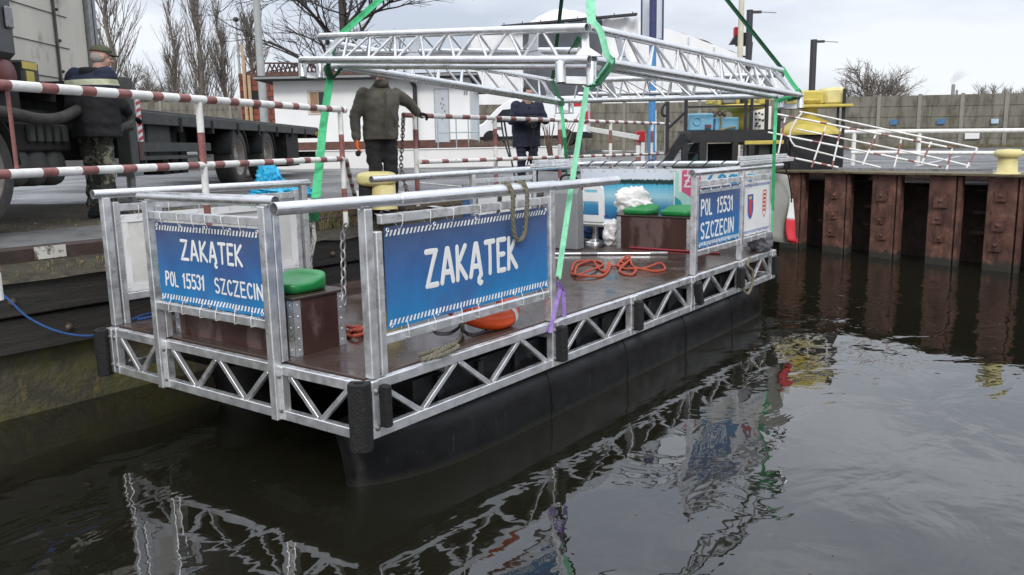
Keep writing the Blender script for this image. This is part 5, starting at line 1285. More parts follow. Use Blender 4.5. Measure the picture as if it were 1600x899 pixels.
def person(loc, rz, label, pose, upper, lower, extra):
    t_ = thing('person', loc, label, 'person')
    Mz = Matrix.Rotation(rz, 3, 'Z'); W = lambda p: Vector(loc)+Mz@Vector(p)
    ax, ay, az = Mz@Vector((1, 0, 0)), Mz@Vector((0, 1, 0)), Vector((0, 0, 1))
    J = {k: W(v_) if not isinstance(v_, tuple) or len(v_) == 3 else v_ for k, v_ in pose.items() if k[0] != '_'}
    for k, v_ in pose.items():
        if k.startswith('_w_'): J[k[3:]] = Vector(v_)
    hM = Mz@Matrix.Rotation(pose.get('_yaw', 0), 3, 'Z')@Matrix.Rotation(pose.get('_nod', 0), 3, 'Y')
    # continuous body
    b_ = MB(); lean = J['chest']-J['pelvis']
    loft(b_, [(J['pelvis']-az*.08, ax*.09, ay*.14), (J['pelvis']+az*.05, ax*.10, ay*.155), (J['pelvis'].lerp(J['chest'], .5), ax*.10, ay*.145), (J['chest'], ax*.11, ay*.165), (J['chest']+az*.12, ax*.08, ay*.14)])
    for s_ in 'LR':
        limb(b_, [J['sh'+s_], J['el'+s_], J['wr'+s_]], [.05, .04, .028]); limb(b_, [J['hip'+s_], J['kn'+s_], J['an'+s_]], [.08, .055, .04])
        limb(b_, [J['an'+s_]-az*.04, J['an'+s_]-az*.05+ax*.14], [.04, .03])
    limb(b_, [J['chest']+az*.12, J['head']-az*.1], [.07, .055])
    body = fuse(b_, .018, 3); hd = head_mb(J['head'], hM)
    body.add(hd.v, hd.f, True); bo = body.build('body', SKIN, t_)
    face_bits(J['head'], hM, bo)
    # trousers
    q = MB(); loft(q, [(J['pelvis']-az*.10, ax*.115, ay*.17), (J['pelvis']+az*.06, ax*.12, ay*.175)])
    for s_ in 'LR':
        limb(q, [J['hip'+s_], J['hip'+s_].lerp(J['kn'+s_], .5), J['kn'+s_], J['kn'+s_].lerp(J['an'+s_], .6), J['an'+s_]+az*.02], [.108, .098, .083, .076, .078])
    fuse(q, .014, 3, .016, 9).build('trousers', lower, t_)
    for s_ in 'LR':
        q = MB(); a_ = J['an'+s_]; dx = ax*math.cos(.25)+ay*math.sin(.25)*(1 if s_ == 'L' else -1)
        limb(q, [a_+az*.06, a_-az*.03], [.058, .062]); limb(q, [a_-az*.035-dx*.05, a_-az*.04+dx*.10, a_-az*.05+dx*.17], [.048, .05, .04]); fuse(q, .012, 3).build('boot', BLACKC, t_)
    # jacket
    q = MB(); hem = pose.get('_hem', .10); g_ = pose.get('_bulk', 1.0)
    pv = J['pelvis']; ch = J['chest']
    loft(q, [(pv-az*hem, ax*.150*g_, ay*.205*g_), (pv+az*.02, ax*.152*g_, ay*.205*g_), (pv.lerp(ch, .5), ax*.155*g_, ay*.205*g_), (ch, ax*.148*g_, ay*.215*g_), (ch+az*.10, ax*.125*g_, ay*.205*g_), (ch+az*.17, ax*.095, ay*.135), (ch+az*.215, ax*.075, ay*.085)], sq=.85)
    for s_ in 'LR':
        e2 = J['el'+s_]; w2 = J['wr'+s_]; s2 = J['sh'+s_]
        limb(q, [s2, s2.lerp(e2, .5), e2, e2.lerp(w2, .6), w2], [.085*g_, .078, .070, .062, .052])
    jk = fuse(q, .013, 3, .011, 7).build('jacket', upper, t_)
    extra(t_, J, hM, ax, ay, az, jk)
    return t_
base_pose = dict(hipL=(0, .095, .90), hipR=(0, -.095, .90), knL=(.03, .10, .50), knR=(.03, -.10, .50), anL=(0, .11, .09), anR=(0, -.11, .09), pelvis=(0, 0, .96), chest=(.02, 0, 1.26), head=(.05, 0, 1.60))
def cap_on(J, hM, m, par, brim=True):
    c_ = J['head']; P_ = lambda x, y, z: c_+hM@Vector((x, y, z))
    q = MB(); q.sphere(P_(-.008, 0, .055), (.112, .09, .075), 20, hM, fn=lambda v_: Vector((v_.x, v_.y, max(v_.z, -.005))))
    cp_ = q.build('cap', m, par)
    if brim:
        q = MB(); n = 10; vs = []
        for k in range(n+1):
            a = R(-75+150*k/n); vs += [P_(.085*math.cos(a)+.0, .088*math.sin(a), .052), P_(.085*math.cos(a)+.085*math.cos(a)**.6, .075*math.sin(a), .038-.012*abs(math.sin(a)))]
        q.add(vs, [(2*k, 2*k+1, 2*k+3, 2*k+2) for k in range(n)], True); ob = q.build('cap_brim', m, cp_); s_ = ob.modifiers.new('t', 'SOLIDIFY'); s_.thickness = .006
def hair_on(J, hM, m, par, back=True):
    c_ = J['head']; P_ = lambda x, y, z: c_+hM@Vector((x, y, z))
    q = MB(); rd_ = random.Random(4)
    q.sphere(P_(-.022, 0, .045), (.100, .084, .092), 24, hM, fn=lambda v_: v_*(1+.06*noise.noise(v_*60)) if v_.x < .06 or v_.z > .045 else v_*.88)
    q.build('hair', m, par)
NAVY2, t, b = custom('navy_black_cloth')
oc = N(t, 'ShaderNodeTexCoord').outputs['Object']; sz = N(t, 'ShaderNodeSeparateXYZ'); t.links.new(oc, sz.inputs[0])
nv = N(t, 'ShaderNodeMix', data_type='RGBA'); nv.inputs[7].default_value = (.50, .52, .36, 1)
t.links.new(ramp(t, sz.outputs[2], [(0, (0,)*3), (1, (0,)*3)]), nv.inputs[0])
bz = N(t, 'ShaderNodeMath', operation='COMPARE'); bz.inputs[1].default_value = 1.425; bz.inputs[2].default_value = .030; t.links.new(sz.outputs[2], bz.inputs[0]); t.links.new(bz.outputs[0], nv.inputs[0])
mr = N(t, 'ShaderNodeMapRange'); mr.inputs[1].default_value = 1.375; mr.inputs[2].default_value = 1.385; t.links.new(sz.outputs[2], mr.inputs[0])
t.links.new(mixc(t, mr.outputs[0], (.009, .009, .010), (.012, .017, .042)), nv.inputs[6]); t.links.new(nv.outputs[2], b.inputs['Base Color']); b.inputs['Roughness'].default_value = .85
bumpn(t, b, noise_n(t, oc, 140, 3), .3, .01)
# man in cap by the truck
m1 = D(152, 250, 8.8); m1 = Vector((m1.x, m1.y, ground_z(m1)))
pz = dict(base_pose); pz.update(shL=(.03, .19, 1.48), shR=(.03, -.19, 1.48), elL=(.16, .25, 1.20), elR=(.16, -.25, 1.19), wrL=(.38, .16, 1.10), wrR=(.36, -.17, 1.08), chest=(.02, 0, 1.345), head=(.15, -.05, 1.70), pelvis=(0, 0, 1.0), _bulk=1.42, _hem=.14, _yaw=R(-34), _nod=R(6))
def ex1(t_, J, hM, ax, ay, az, jk):
    q = MB(); loft(q, [(J['chest']+az*.16, ax*.105, ay*.12), (J['chest']+az*.235, ax*.095, ay*.10), (J['chest']+az*.24, ax*.085, ay*.09)]); q.build('collar', BLACKC, jk)
    cap_on(J, hM, CAPG, t_)
    c2 = J['head']; q = MB(); q.sphere(c2+hM@Vector((-.03, 0, -.01)), (.085, .079, .075), 18, hM); q.build('hair', HAIRM, t_)
    for s_, sd in (('L', 1), ('R', -1)): hand(J['wr'+s_], ax-az*.2, -az, BLACKC, t_, 'glove', sd, .5)
    q = MB(); limb(q, [J['pelvis']-az*.05-ay*.2+ax*.1, J['pelvis']-az*.02-ay*.23+ax*.25, J['pelvis']+az*.1-ay*.2+ax*.33], [.06, .055, .05]); fuse(q, .012, 3, .01, 14).build('tied_sleeve', mat('camo_dark', (.045, .046, .04), .9, 0, .4, 12), jk)
person(m1, R(18), 'man in olive cap, navy jacket with reflective band and camouflage trousers by the truck', pz, NAVY2, CAMO, ex1)
# man in brown jacket, head bent behind the roof frame
m2 = D(597, 250, 9.7); m2 = Vector((m2.x, m2.y, ground_z(m2)))
rz2 = R(246); hp = D(655, 181, 9.95)
Mi = Matrix.Rotation(-rz2, 3, 'Z'); hl = Mi@(hp-m2)
pz = dict(base_pose); pz.update(shL=(.03, .20, 1.36), shR=(.03, -.20, 1.36), elR=(.0, -.31, 1.10), wrR=(.04, -.31, .86), elL=tuple(Vector((.03, .20, 1.36)).lerp(hl, .50)+Vector((-.02, .02, .03))), wrL=tuple(hl-Vector((0, .02, -.03))), chest=(.04, 0, 1.255), head=(.09, 0, 1.635), hipL=(-.02, .095, .90), hipR=(-.02, -.095, .90), _bulk=1.02, _hem=.12, _nod=R(66), _yaw=R(10))
def ex2(t_, J, hM, ax, ay, az, jk):
    hair_on(J, hM, HAIRD, t_)
    hand(J['wrR'], -az+ax*.1, ax*.3+ay, GLOVEO, t_, 'glove', 1, .35, 1.1)
    MB().sphere(J['wrR']-az*.17+ax*.02, (.03, .035, .035), 10).build('glove_tips', BLACKC, t_)
    hand(J['wrL'], (D(672, 181, 10.0)-J['wrL']), -az, BLACKC, t_, 'glove', -1, .7, 1.1)
    q = MB(); f0 = J['pelvis']-az*.09
    for a, b2 in ((J['pelvis']-az*.09+ax*.178, J['chest']+az*.12+ax*.15),): q.strap([a, a.lerp(b2, .5)+ax*.005, b2], .028, ay, .006)
    q.build('zip_placket', mat('placket', (.06, .055, .045), .8), jk)
    q = MB(); q.strap([J['chest']+ax*.155+ay*.09-az*.2, J['chest']+ax*.16+ay*.05-az*.06], .016, ay, .006); q.strap([J['pelvis']+ax*.155+ay*.17+az*.02, J['pelvis']+ax*.16+ay*.11+az*.14], .016, ay, .006); q.build('pocket_seams', mat('placket', (.06, .055, .045)), jk)
    q = MB(); loft(q, [(J['chest']+az*.18+ax*.02, ax*.09, ay*.10), (J['chest']+az*.255+ax*.045, ax*.08, ay*.078), (J['chest']+az*.26+ax*.045, ax*.065, ay*.06)]); q.build('collar', OLIVE, jk)
person(m2, rz2, 'man in brown-olive jacket and black trousers reaching for the striped railing', pz, OLIVE, BLACKC, ex2)
# man in navy leaning on the railing
m3 = D(824, 250, 14.1); m3 = Vector((m3.x, m3.y, ground_z(m3)))
pz = dict(base_pose); pz.update(shL=(.06, .19, 1.36), shR=(.06, -.19, 1.36), elR=(.14, -.29, 1.12), elL=(.14, .29, 1.12), wrL=(.34, .09, 1.14), wrR=(.34, -.09, 1.14), chest=(.05, 0, 1.23), head=(.13, 0, 1.565), pelvis=(-.06, 0, .94), hipL=(-.06, .10, .9), hipR=(-.06, -.10, .9), _bulk=1.18, _hem=.26, _nod=R(30), _yaw=R(12))
def ex3(t_, J, hM, ax, ay, az, jk):
    hair_on(J, hM, HAIRD, t_)
    hand(J['wrL'], -ay+ax*.3, -az, GLOVEO, t_, 'glove', 1, .6); hand(J['wrR'], ay+ax*.3, -az, SKIN, t_, 'hand', -1, .6)
    rc = MB().box((J['wrL']+J['wrR'])/2+ax*.07+az*.03, (.09, .16, .06), rz=math.atan2(ax.y, ax.x)); o_ = rc.build('crane_remote', BLACKR, origin=(J['wrL']+J['wrR'])/2+ax*.07, bevel=.012); tag(o_, 'black crane remote control in the hands of the man in navy', 'remote control')
    c0_ = (J['wrL']+J['wrR'])/2+ax*.10
    o2 = MB().path(spline([c0_+ay*.04, c0_+ay*.05-az*.12+ax*.03, c0_-ay*.02-az*.14+ax*.04, c0_-ay*.0-az*.05+ax*.03, c0_+ay*.01-az*.3+ax*.02, c0_-ay*.1-az*.75, c0_-ay*.2-az*1.05]), .012, 6).build('remote_cable', BLACKR, origin=c0_); tag(o2, 'black cable looping down from the remote control of the man in navy', 'cable')
    q = MB(); a = J['pelvis']-az*.24+ax*.185; b2 = J['chest']+az*.12+ax*.155; q.strap([a, a.lerp(b2, .5)+ax*.006, b2], .026, ay, .006); q.build('zip_placket', BLACKC, jk)
to_cam = math.atan2(CAM.y-m3.y, CAM.x-m3.x)
person(m3, to_cam+R(12), 'man in long navy jacket leaning on the railing with a crane remote', pz, NAVYC, NAVYC, ex3)
o = MB().path(spline([D(786, 178, 13.3), D(792, 215, 13.3), D(800, 255, 12.5), D(806, 285, 11.5)]), .016, 6).path(spline([D(782, 178, 13.3), D(787, 215, 13.3), D(797, 250, 12.8)]), .014, 6).build('hose_loop', BLACKR, origin=D(786, 178, 13.3)); tag(o, 'black hose hung over the railing left of the man in navy', 'hose')
# hose lying on the yard
o = MB().path(spline([gpos(*q)+Vector((0, 0, .03)) for q in ((728, 271), (735, 268), (770, 267), (820, 267), (870, 268), (905, 272))]), .03, 8).build('yard_hose', BLACKR, origin=gpos(800, 268)); tag(o, 'dark hose lying on the asphalt below the striped railing', 'hose')

# ------------------------------------------------------------------ terrace with white retaining wall, white building
def vplane(px_, d): return D(px_, 240, d)
RD = RT.copy(); RD.z = 0; RD.normalize(); FD = FW.copy(); FD.z = 0; FD.normalize()
MB2 = Matrix((RD, FD, Vector((0, 0, 1)))).transposed()
def bbox(mb, a, b2): # a,b in (right, forward-depth, z) relative to camera foot
    c_ = [(x+y)/2 for x, y in zip(a, b2)]; s_ = [abs(y-x) for x, y in zip(a, b2)]
    return mb.box(Vector((CAM.x, CAM.y, 0))+RD*c_[0]+FD*c_[1]+Vector((0, 0, c_[2])), s_, M=MB2)
def C(r_, f_, z): p = Vector((CAM.x, CAM.y, 0))+RD*r_+FD*f_; return Vector((p.x, p.y, z))
def rf(px_, py_, f_):  # right, z of a photo point on a frontal vertical plane f_ metres ahead
    p = PL(px_, py_, C(0, f_, 0), FD); v_ = p-Vector((CAM.x, CAM.y, 0)); return v_.dot(RD), p.z
zt = rf(600, 235, 24.3)[1]; ra, rb = rf(405, 240, 24.3)[0], rf(888, 240, 24.3)[0]
wl_ = thing('retaining_wall', C((ra+rb)/2, 24.4, 1.5), 'low white painted retaining wall in front of the white building', 'wall')
mb = MB(); bbox(mb, (ra, 24.3, 1.2), (rb, 24.6, zt)); mb.build('wall', mat('white_wall_worn', (.72, .71, .69), .85, 0, .06, 2, .1, 20, (.36, .31, .25), .62, .74, 3), wl_, bevel=.01)
bbox(MB(), (ra, 24.27, zt+.002), (rb, 24.62, zt+.03)).build('coping', WALLW, wl_)
te = bbox(MB(), (ra-30, 24.61, 1.2), (rb, 60, zt-.02)).build('terrace_ground', ASPH); te['kind'] = 'structure'
f0 = 28.5
b0, b1 = rf(437, 230, f0)[0], rf(740, 230, f0)[0]; zb, ztp = zt, rf(600, 124, f0)[1]
wb = thing('white_building', C((b0+b1)/2, f0, zt), 'long low white rendered building with dark flat roof behind the truck', 'building')
bbox(MB(), (b0, f0, zt+.30), (b1, f0+9, ztp)).build('wall', WALLW, wb)
bbox(MB(), (b0-.01, f0-.012, zt), (b1+.01, f0+9, zt+.30)).build('plinth', PLINTH, wb)
ro = bbox(MB(), (b0-.45, f0-.55, ztp+.002), (b1+.3, f0+9.4, ztp+.14)).build('roof', ROOFD, wb)
bbox(MB(), (b0-.47, f0-.62, ztp+.03), (b1+.3, f0-.552, ztp+.10)).build('gutter', STEEL, ro)
x0, z0 = rf(486, 179, f0); x1_, z1 = rf(514, 141, f0)
wn = bbox(MB(), (x0, f0-.03, z0), (x1_, f0-.004, z1)).build('window', mat('window_frame_pale', (.55, .5, .42), .6), wb)
bbox(MB(), (x0+.10, f0-.045, z0+.06), (x0+.36, f0-.031, z1-.06)).build('brown_panel', mat('panel_brown', (.30, .17, .10), .6), wn)
bbox(MB(), (x0+.38, f0-.045, z0+.06), (x1_-.05, f0-.031, z1-.06)).build('pane', GLASSD, wn)
x0, z0 = rf(686, 223, f0); x1_, z1 = rf(704, 140, f0)
dr = bbox(MB(), (x0-.03, f0-.03, z0), (x1_+.03, f0-.004, z1+.03)).build('door', mat('door_frame', (.3, .32, .34), .5), wb)
bbox(MB(), (x0, f0-.045, z0+.02), (x1_, f0-.031, z1)).build('leaf', mat('door_grey', (.48, .51, .54), .4, .2, .06), dr)
mk = MB()
for k, (dx, dz) in enumerate(((.2, .9), (.22, 1.1), (.18, 1.25), (.27, 1.2), (.3, 1.0), (.21, .75), (.24, 1.4))): bbox(mk, (x0+dx, f0-.05, z0+dz), (x0+dx+.05, f0-.0455, z0+dz+.08))
mk.build('door_marks', STEEL, dr)
x0, _ = rf(655, 200, f0); mb = MB().tube(C(x0, f0-.12, zt), C(x0, f0-.12, ztp-.25), .07, 10).tube(C(x0, f0-.12, ztp-.25), C(x0-.15, f0-.5, ztp+.02), .07, 10); mb.build('downpipe', ROOFD, wb)
for k, px_ in enumerate((729, 732.5)):
    x0, z0 = rf(px_, 149, f0); bbox(MB(), (x0, f0-.012, z0), (x0+.05, f0-.003, z0+.14)).build('wall_number', STEEL, wb)
# hand rail before the door
pr = thing('pipe_railing', C(rf(712, 220, 26.5)[0], 26.5, zt), 'thin grey pipe railing in front of the white building door', 'railing')
mb = MB(); xa, xb = rf(688, 200, 26.5)[0], rf(752, 200, 26.5)[0]
for z in (zt+.95, zt+.5): mb.tube(C(xa, 26.5, z), C(xb, 26.5, z), .02, 6)
mb.build('rail', mat('pipe_greyblue', (.3, .38, .4), .5), pr)
for px_ in (688, 717, 736, 752): x_ = rf(px_, 200, 26.5)[0]; MB().tube(C(x_, 26.5, zt-.02), C(x_, 26.5, zt+.95), .02, 6).build('post', MATS['pipe_greyblue'], pr)
# unfinished brick house
f1_ = 39; xa, z0 = rf(382, 190, f1_); xb, z1 = rf(470, 119, f1_)
bh = thing('brick_house', C((xa+xb)/2, f1_, 1.6), 'unfinished red hollow-brick house with bare roof trusses behind the white building', 'building')
bbox(MB(), (xa, f1_, 1.5), (xb, f1_+7, z1)).build('wall', BRICK, bh)
bbox(MB(), (xa-.02, f1_-.015, z1), (xb+3, f1_+7, z1+.16)).build('ring_beam', PLINTH, bh)
x0, z0 = rf(395, 155, f1_); x1_, z9 = rf(419, 141, f1_); bbox(MB(), (x0, f1_-.03, z0-.4), (x1_, f1_-.003, z9)).build('opening', DARK, bh)
mb = MB(); zr0 = z1+.17; zr1 = rf(440, 98, f1_)[1]; xs0, xs1 = rf(388, 110, f1_)[0], rf(530, 110, f1_)[0]
mb.bar(C(xs0, f1_+.1, zr0), C(rf(416, 98, f1_)[0], f1_+.1, zr1), .08, .08); mb.bar(C(rf(416, 98, f1_)[0], f1_+.1, zr1), C(xs1, f1_+.1, zr1-.08), .07, .07); mb.bar(C(xs0, f1_+.1, zr0), C(xs1, f1_+.1, zr0), .07, .07)
mb.build('roof_truss', mat('truss_brown', (.06, .035, .03), .8), bh)
n = 16
for k in range(n):
    xa_ = xs0+(xs1-xs0)*(.22+.78*k/n); xb_ = xs0+(xs1-xs0)*(.22+.78*(k+1)/n)
    MB().bar(C(xa_, f1_+.1, zr0), C(xb_, f1_+.1, zr1), .06, .06).build('truss_web', MATS['truss_brown'], bh); MB().bar(C(xb_, f1_+.7, zr0), C(xa_, f1_+.7, zr1), .06, .06).build('truss_web', MATS['truss_brown'], bh)
for k, px_ in enumerate((387, 394)): x_ = rf(px_, 120, f1_)[0]; MB().bar(C(x_, f1_-.15, z1+(.05 if k else 1.4)), C(x_, f1_-.15, 1.5), .10, .10).build('timber_prop', mat('timber_pale', (.5, .36, .22), .8), bh)

# ------------------------------------------------------------------ van
VC = C(rf(836, 230, 42)[0], 42, zt-.02); vlen = rf(918, 230, 41)[0]-rf(738, 230, 42)[0]; vlen = min(6.0, vlen)
van = local('delivery_van', 'white panel van parked behind the man in navy, seen from its left side', 'van')
hv = 2.35; prof = [(-vlen/2, .35), (-vlen/2, .62), (-vlen/2+.05, .95), (-vlen/2+.55, 1.18), (-vlen/2+1.25, 1.86), (-vlen/2+1.75, 2.20), (-vlen/2+2.3, hv), (vlen/2-.25, hv+.02), (vlen/2-.03, hv-.12), (vlen/2, 1.2), (vlen/2, .35)]
MB().prism(prof, (0, -1.0, 0), (1, 0, 0), (0, 0, 1), (0, 2.0, 0)).build('body', VANW, van, bevel=.07)
x = -vlen/2
MB().prism([(x+.98, 1.20), (x+1.98, 1.20), (x+1.98, 1.82), (x+1.55, 1.80)], (0, -1.004, 0), (1, 0, 0), (0, 0, 1), (0, -.012, 0)).build('side_window', GLASSD, van)
MB().prism([(-.85, 0), (.85, 0), (.75, 1), (-.75, 1)], (x+.60, 0, 1.22), (0, 1, 0), (.66, 0, .60), (-.03, 0, .02)).build('windscreen', GLASSD, van)
MB().bx((x+.05, -1.012, .36), (vlen/2-.05, -1.003, .52)).build('side_trim', BLACKR, van); MB().bx((vlen/2+.003, -.99, .36), (vlen/2+.10, .99, .62)).build('rear_bumper', BLACKR, van, bevel=.02); MB().bx((vlen/2-1.0, -1.014, .36), (vlen/2+.02, -1.004, .66)).build('rear_trim', BLACKR, van)
for s_ in (-1, 1):
    MB().bx((vlen/2-.05, s_*.78-.18*(s_ < 0)-.0, 1.05), (vlen/2+.02, s_*.78+.18*(s_ > 0)+.0, 1.65)).build('tail_light', REDL, van, bevel=.02)
MB().bx((vlen/2-.17, -1.012, 1.02), (vlen/2-.0, -1.004, 1.6)).build('tail_light', REDL, van)
MB().bx((vlen/2-.75, -1.012, 1.86), (vlen/2-.2, -1.004, 2.1)).build('red_decal', REDL, van)
MB().bx((vlen/2+.004, -.01, .65), (vlen/2+.008, .01, 2.2)).build('door_gap', STEEL, van)
MB().bx((x+1.98, -1.008, .6), (x+2.0, -1.003, 2.1)).build('door_gap', STEEL, van); MB().bx((x+2.12, -1.008, .6), (x+2.135, -1.003, 2.15)).build('door_gap', STEEL, van)
MB().bx((x+1.1, -1.06, 1.14), (x+1.22, -1.24, 1.5)).build('mirror', BLACKR, van, bevel=.02)
MB().bx((x+1.2, -1.01, .84), (x+1.5, -1.004, .98)).build('logo_plate', STEEL, van)
for xx in (x+.95, vlen/2-1.05):
    for yy in (-.98, .74):
        wv = MB().lathe([(.2, 0), (.3, -.02), (.34, .02), (.35, .06), (.35, .2), (.3, .24)], (xx, yy, .35), 24, Matrix.Rotation(R(-90), 3, 'X')).build('wheel', TYRE, van)
        MB().lathe([(0, .02), (.08, .02), (.1, .04), (.2, .05), (.215, -.004)], (xx, yy, .35), 20, Matrix.Rotation(R(-90), 3, 'X')).build('rim', RIM, wv)
    MB().lathe([(0, 0), (.42, 0)], (xx, -1.0025, .40), 24, Matrix.Rotation(R(-90), 3, 'X')).build('wheel_arch', DARK, van)
place(van, VC, math.atan2(RD.y, RD.x)-R(10))

# ------------------------------------------------------------------ concrete plank fence
def fence(p, q, h, label, n, zg=None):
    p = Vector(p); q = Vector(q); t_ = thing('concrete_fence', Vector((p.x, p.y, ground_z(p))), label, 'fence', 'concrete plank fences round the yard')
    d = (q-p)/n; nn = Vector((-d.y, d.x, 0)).normalized(); rd_ = random.Random(n)
    for k in range(n+1):
        c_ = p+d*k; MB().bar(Vector((c_.x, c_.y, 1.3)), Vector((c_.x, c_.y, c_.z+h+.06)), .16, .18, up=nn).build('fence_post', CONCP, t_)
    for k in range(n):
        a, b2 = p+d*k, p+d*(k+1); pm = MB(); m_ = 5
        for j in range(m_):
            z0 = h*j/m_; z1 = h*(j+1)/m_-.04
            pm.bar(Vector((a.x, a.y, a.z+(z0+z1)/2))+d.normalized()*.06, Vector((b2.x, b2.y, b2.z+(z0+z1)/2))-d.normalized()*.06, .05+.01*rd_.random(), z1-z0)
            pm.bar(Vector((a.x, a.y, a.z+z1+.02))+d.normalized()*.061, Vector((b2.x, b2.y, b2.z+z1+.02))-d.normalized()*.061, .012, .045)
        pm.build('fence_panel', CONC, t_)
    return t_
def fz(px_, py_, dd): p = D(px_, py_, dd); return p
Fa = D(1040, 236, 43); Fb = D(1310, 231, 41); Fc = D(1640, 233.5, 36.5)
HF = 2.45
fence(Fa, Fb, HF, 'concrete plank fence behind the yellow capstans and black platform', 5)
fence(Fb, Fc, HF, 'long concrete plank fence with small blue signs right of the yellow capstan', 5)
f3 = fence(D(738, 233, 47), D(1040, 236, 43), HF, 'concrete plank fence behind the white van', 5)
fence(D(60, 226, 52), D(480, 226, 46), HF, 'concrete plank fence behind the flatbed truck', 8)
def fsign(px0, py0, px1, py1, m, label):
    nf = Vector((-(Fc-Fb).y, (Fc-Fb).x, 0)).normalized()
    if nf.dot(CAM-Fb) < 0: nf = -nf
    a, b2 = PL(px0, py0, Fb+nf*.13, nf), PL(px1, py1, Fb+nf*.13, nf); d = b2-a; d.z = 0
    v4 = [Vector((a.x, a.y, b2.z)), Vector((b2.x, b2.y, b2.z)), Vector((b2.x, b2.y, a.z)), Vector((a.x, a.y, a.z))]
    o_ = MB().add(v4+[x-nf*.02 for x in v4], [(0, 1, 2, 3), (7, 6, 5, 4), (0, 4, 5, 1), (1, 5, 6, 2), (2, 6, 7, 3), (3, 7, 4, 0)]).build('fence_sign', m, origin=(a+b2)/2); tag(o_, label, 'sign')
BSIGN = mat('sign_blue', (.06, .16, .32), .5, 0, .1)
fsign(1391, 187, 1402, 195, BSIGN, 'small blue sign on the fence, nearest to the yellow capstan'); fsign(1464, 186, 1476, 194, BSIGN, 'small blue sign on the fence above the leaning gangway end'); fsign(1549, 186, 1560, 193, mat('sign_pale', (.4, .55, .65), .5), 'small pale blue sign on the fence above the white board')
fsign(1508, 207, 1530, 217, WHITEL, 'plain white board on the fence left of the pale blue sign')
# white guard rail on the right
gr = thing('guard_rail', on_ground(D(1440, 258, 19)), 'white two-bar guard rail on the quay in front of the long fence', 'railing')
mb = MB().tube(D(1316, 206.5, 19.6), D(1640, 203.5, 18.2), .05, 10).tube(D(1330, 238.5, 19.6), D(1640, 239.5, 18.2), .045, 10); mb.build('rail', RWWHITE, gr)
for px_ in (1437, 1620, 1335):
    d_ = 19.6-(px_-1316)/324*1.4; a = D(px_, 205.5, d_); MB().tube(a, on_ground(a)-Vector((0, 0, .02)), .05, 10).build('post', RWWHITE, gr)
# ------------------------------------------------------------------ tilted gangway railings
gw = thing('gangway', on_ground(D(1350, 262, 15)), 'tilted gangway with white and red tube railings lying on the far quay', 'gangway')
dG = lambda px_: 15.6-(px_-1211)/300*1.2
def gl(pts, r=.022, banded_=True, off=0, seed=0):
    W_ = [D(x, y, dG(x)+off) for x, y in pts]
    if len(W_) == 2: return banded('rail_tube', W_[0], W_[1], r, .55, gw, .25, .22, 8, seed=seed)
    return MB().path(spline(W_), r, 8).build('rail_tube', RWWHITE, gw)
for k, l in enumerate([((1211, 178), (1490, 232)), ((1200, 207), (1471, 261)), ((1211, 241), (1310, 262))]): gl(l, .018, seed=k)
for k, l in enumerate([((1227, 184), (1214, 250)), ((1290, 198), (1268, 262)), ((1315, 197), (1300, 262)), ((1369, 209), (1348, 258)), ((1409, 216), (1397, 262)), ((1455, 222), (1440, 256)), ((1488, 232), (1479, 265))]): banded('rail_post', D(*l[0], dG(l[0][0])), D(*l[1], dG(l[0][0])), .016, .6, gw, .1, .35, 8, seed=30+k)
gl([(1527, 232), (1400, 206), (1262, 177), (1252, 178), (1240, 195), (1234, 212), (1240, 226), (1256, 232), (1376, 262)], .017, off=.7)
gl([(1245, 202), (1440, 242), (1516, 260)], .016, off=.7)
banded('rail_post', D(1527, 232, dG(1527)+.7), D(1510, 263, dG(1527)+.7), .016, .5, gw, .1, .4, 8, seed=50)
MB().prism([(0, 0), (1, 0), (1, 1), (0, 1)], D(1300, 262, 15.3), D(1480, 264, 14.6)-D(1300, 262, 15.3), D(1376, 262, 16)-D(1300, 262, 15.3), (0, 0, -.05)).build('walkway', STEEL, gw)
# ------------------------------------------------------------------ yellow capstan on dark pedestal (right)
c1 = D(1265, 212, 16.8)
def q1(px_, py_, off=0): return D(px_, py_, 16.8+off)
cw = thing('capstan', on_ground(c1), 'yellow capstan with motor housings on a dark pedestal right of the roof frame', 'capstan')
sc_ = 16.8/F
def yb_(px0, py0, px1, py1, off, dep_, m, name, par, bev=.03):
    a = D((px0+px1)/2, (py0+py1)/2, 16.8+off+dep_/2); return MB().box(a, ((px1-px0)*sc_, dep_, (py1-py0)*sc_), M=MB2).build(name, m, par, bevel=bev)
zg = ground_z(c1); pa = q1(1262, 236); hh = q1(1262, 211).z-zg
MB().box(Vector((pa.x, pa.y, zg+hh/2)), (82*sc_, 1.0, hh), M=MB2).build('pedestal', BLKST, cw, bevel=.02)
zc = zg+hh
MB().lathe([(.62, .0), (.62, .05), (.55, .12), (.40, .24), (.26, .31), (.17, .34), (.15, .62), (.22, .66), (.22, .70), (0, .72)], Vector((pa.x, pa.y, zc)), 32).build('drum', YEL, cw)
yb_(1235, 143, 1281, 165, -.3, .55, YEL, 'motor_housing', cw, .04); yb_(1282, 138, 1316, 165, -.25, .5, YELP, 'motor_housing', cw, .06); yb_(1238, 165, 1318, 169, -.5, 1.0, YEL, 'carrier_plate', cw, .01)
yb_(1278, 141, 1284, 150, -.1, .2, BLKST, 'coupling', cw); yb_(1315, 141, 1319, 258, -.3, .06, BLKST, 'frame_post', cw, 0); yb_(1306, 168, 1309, 258, -.2, .05, BLKST, 'frame_post', cw, 0)
MB().torus(q1(1232, 228, -.55), .11, .012, 20, 6, Matrix.Rotation(R(90), 3, 'X')).build('ring', BLKST, cw)
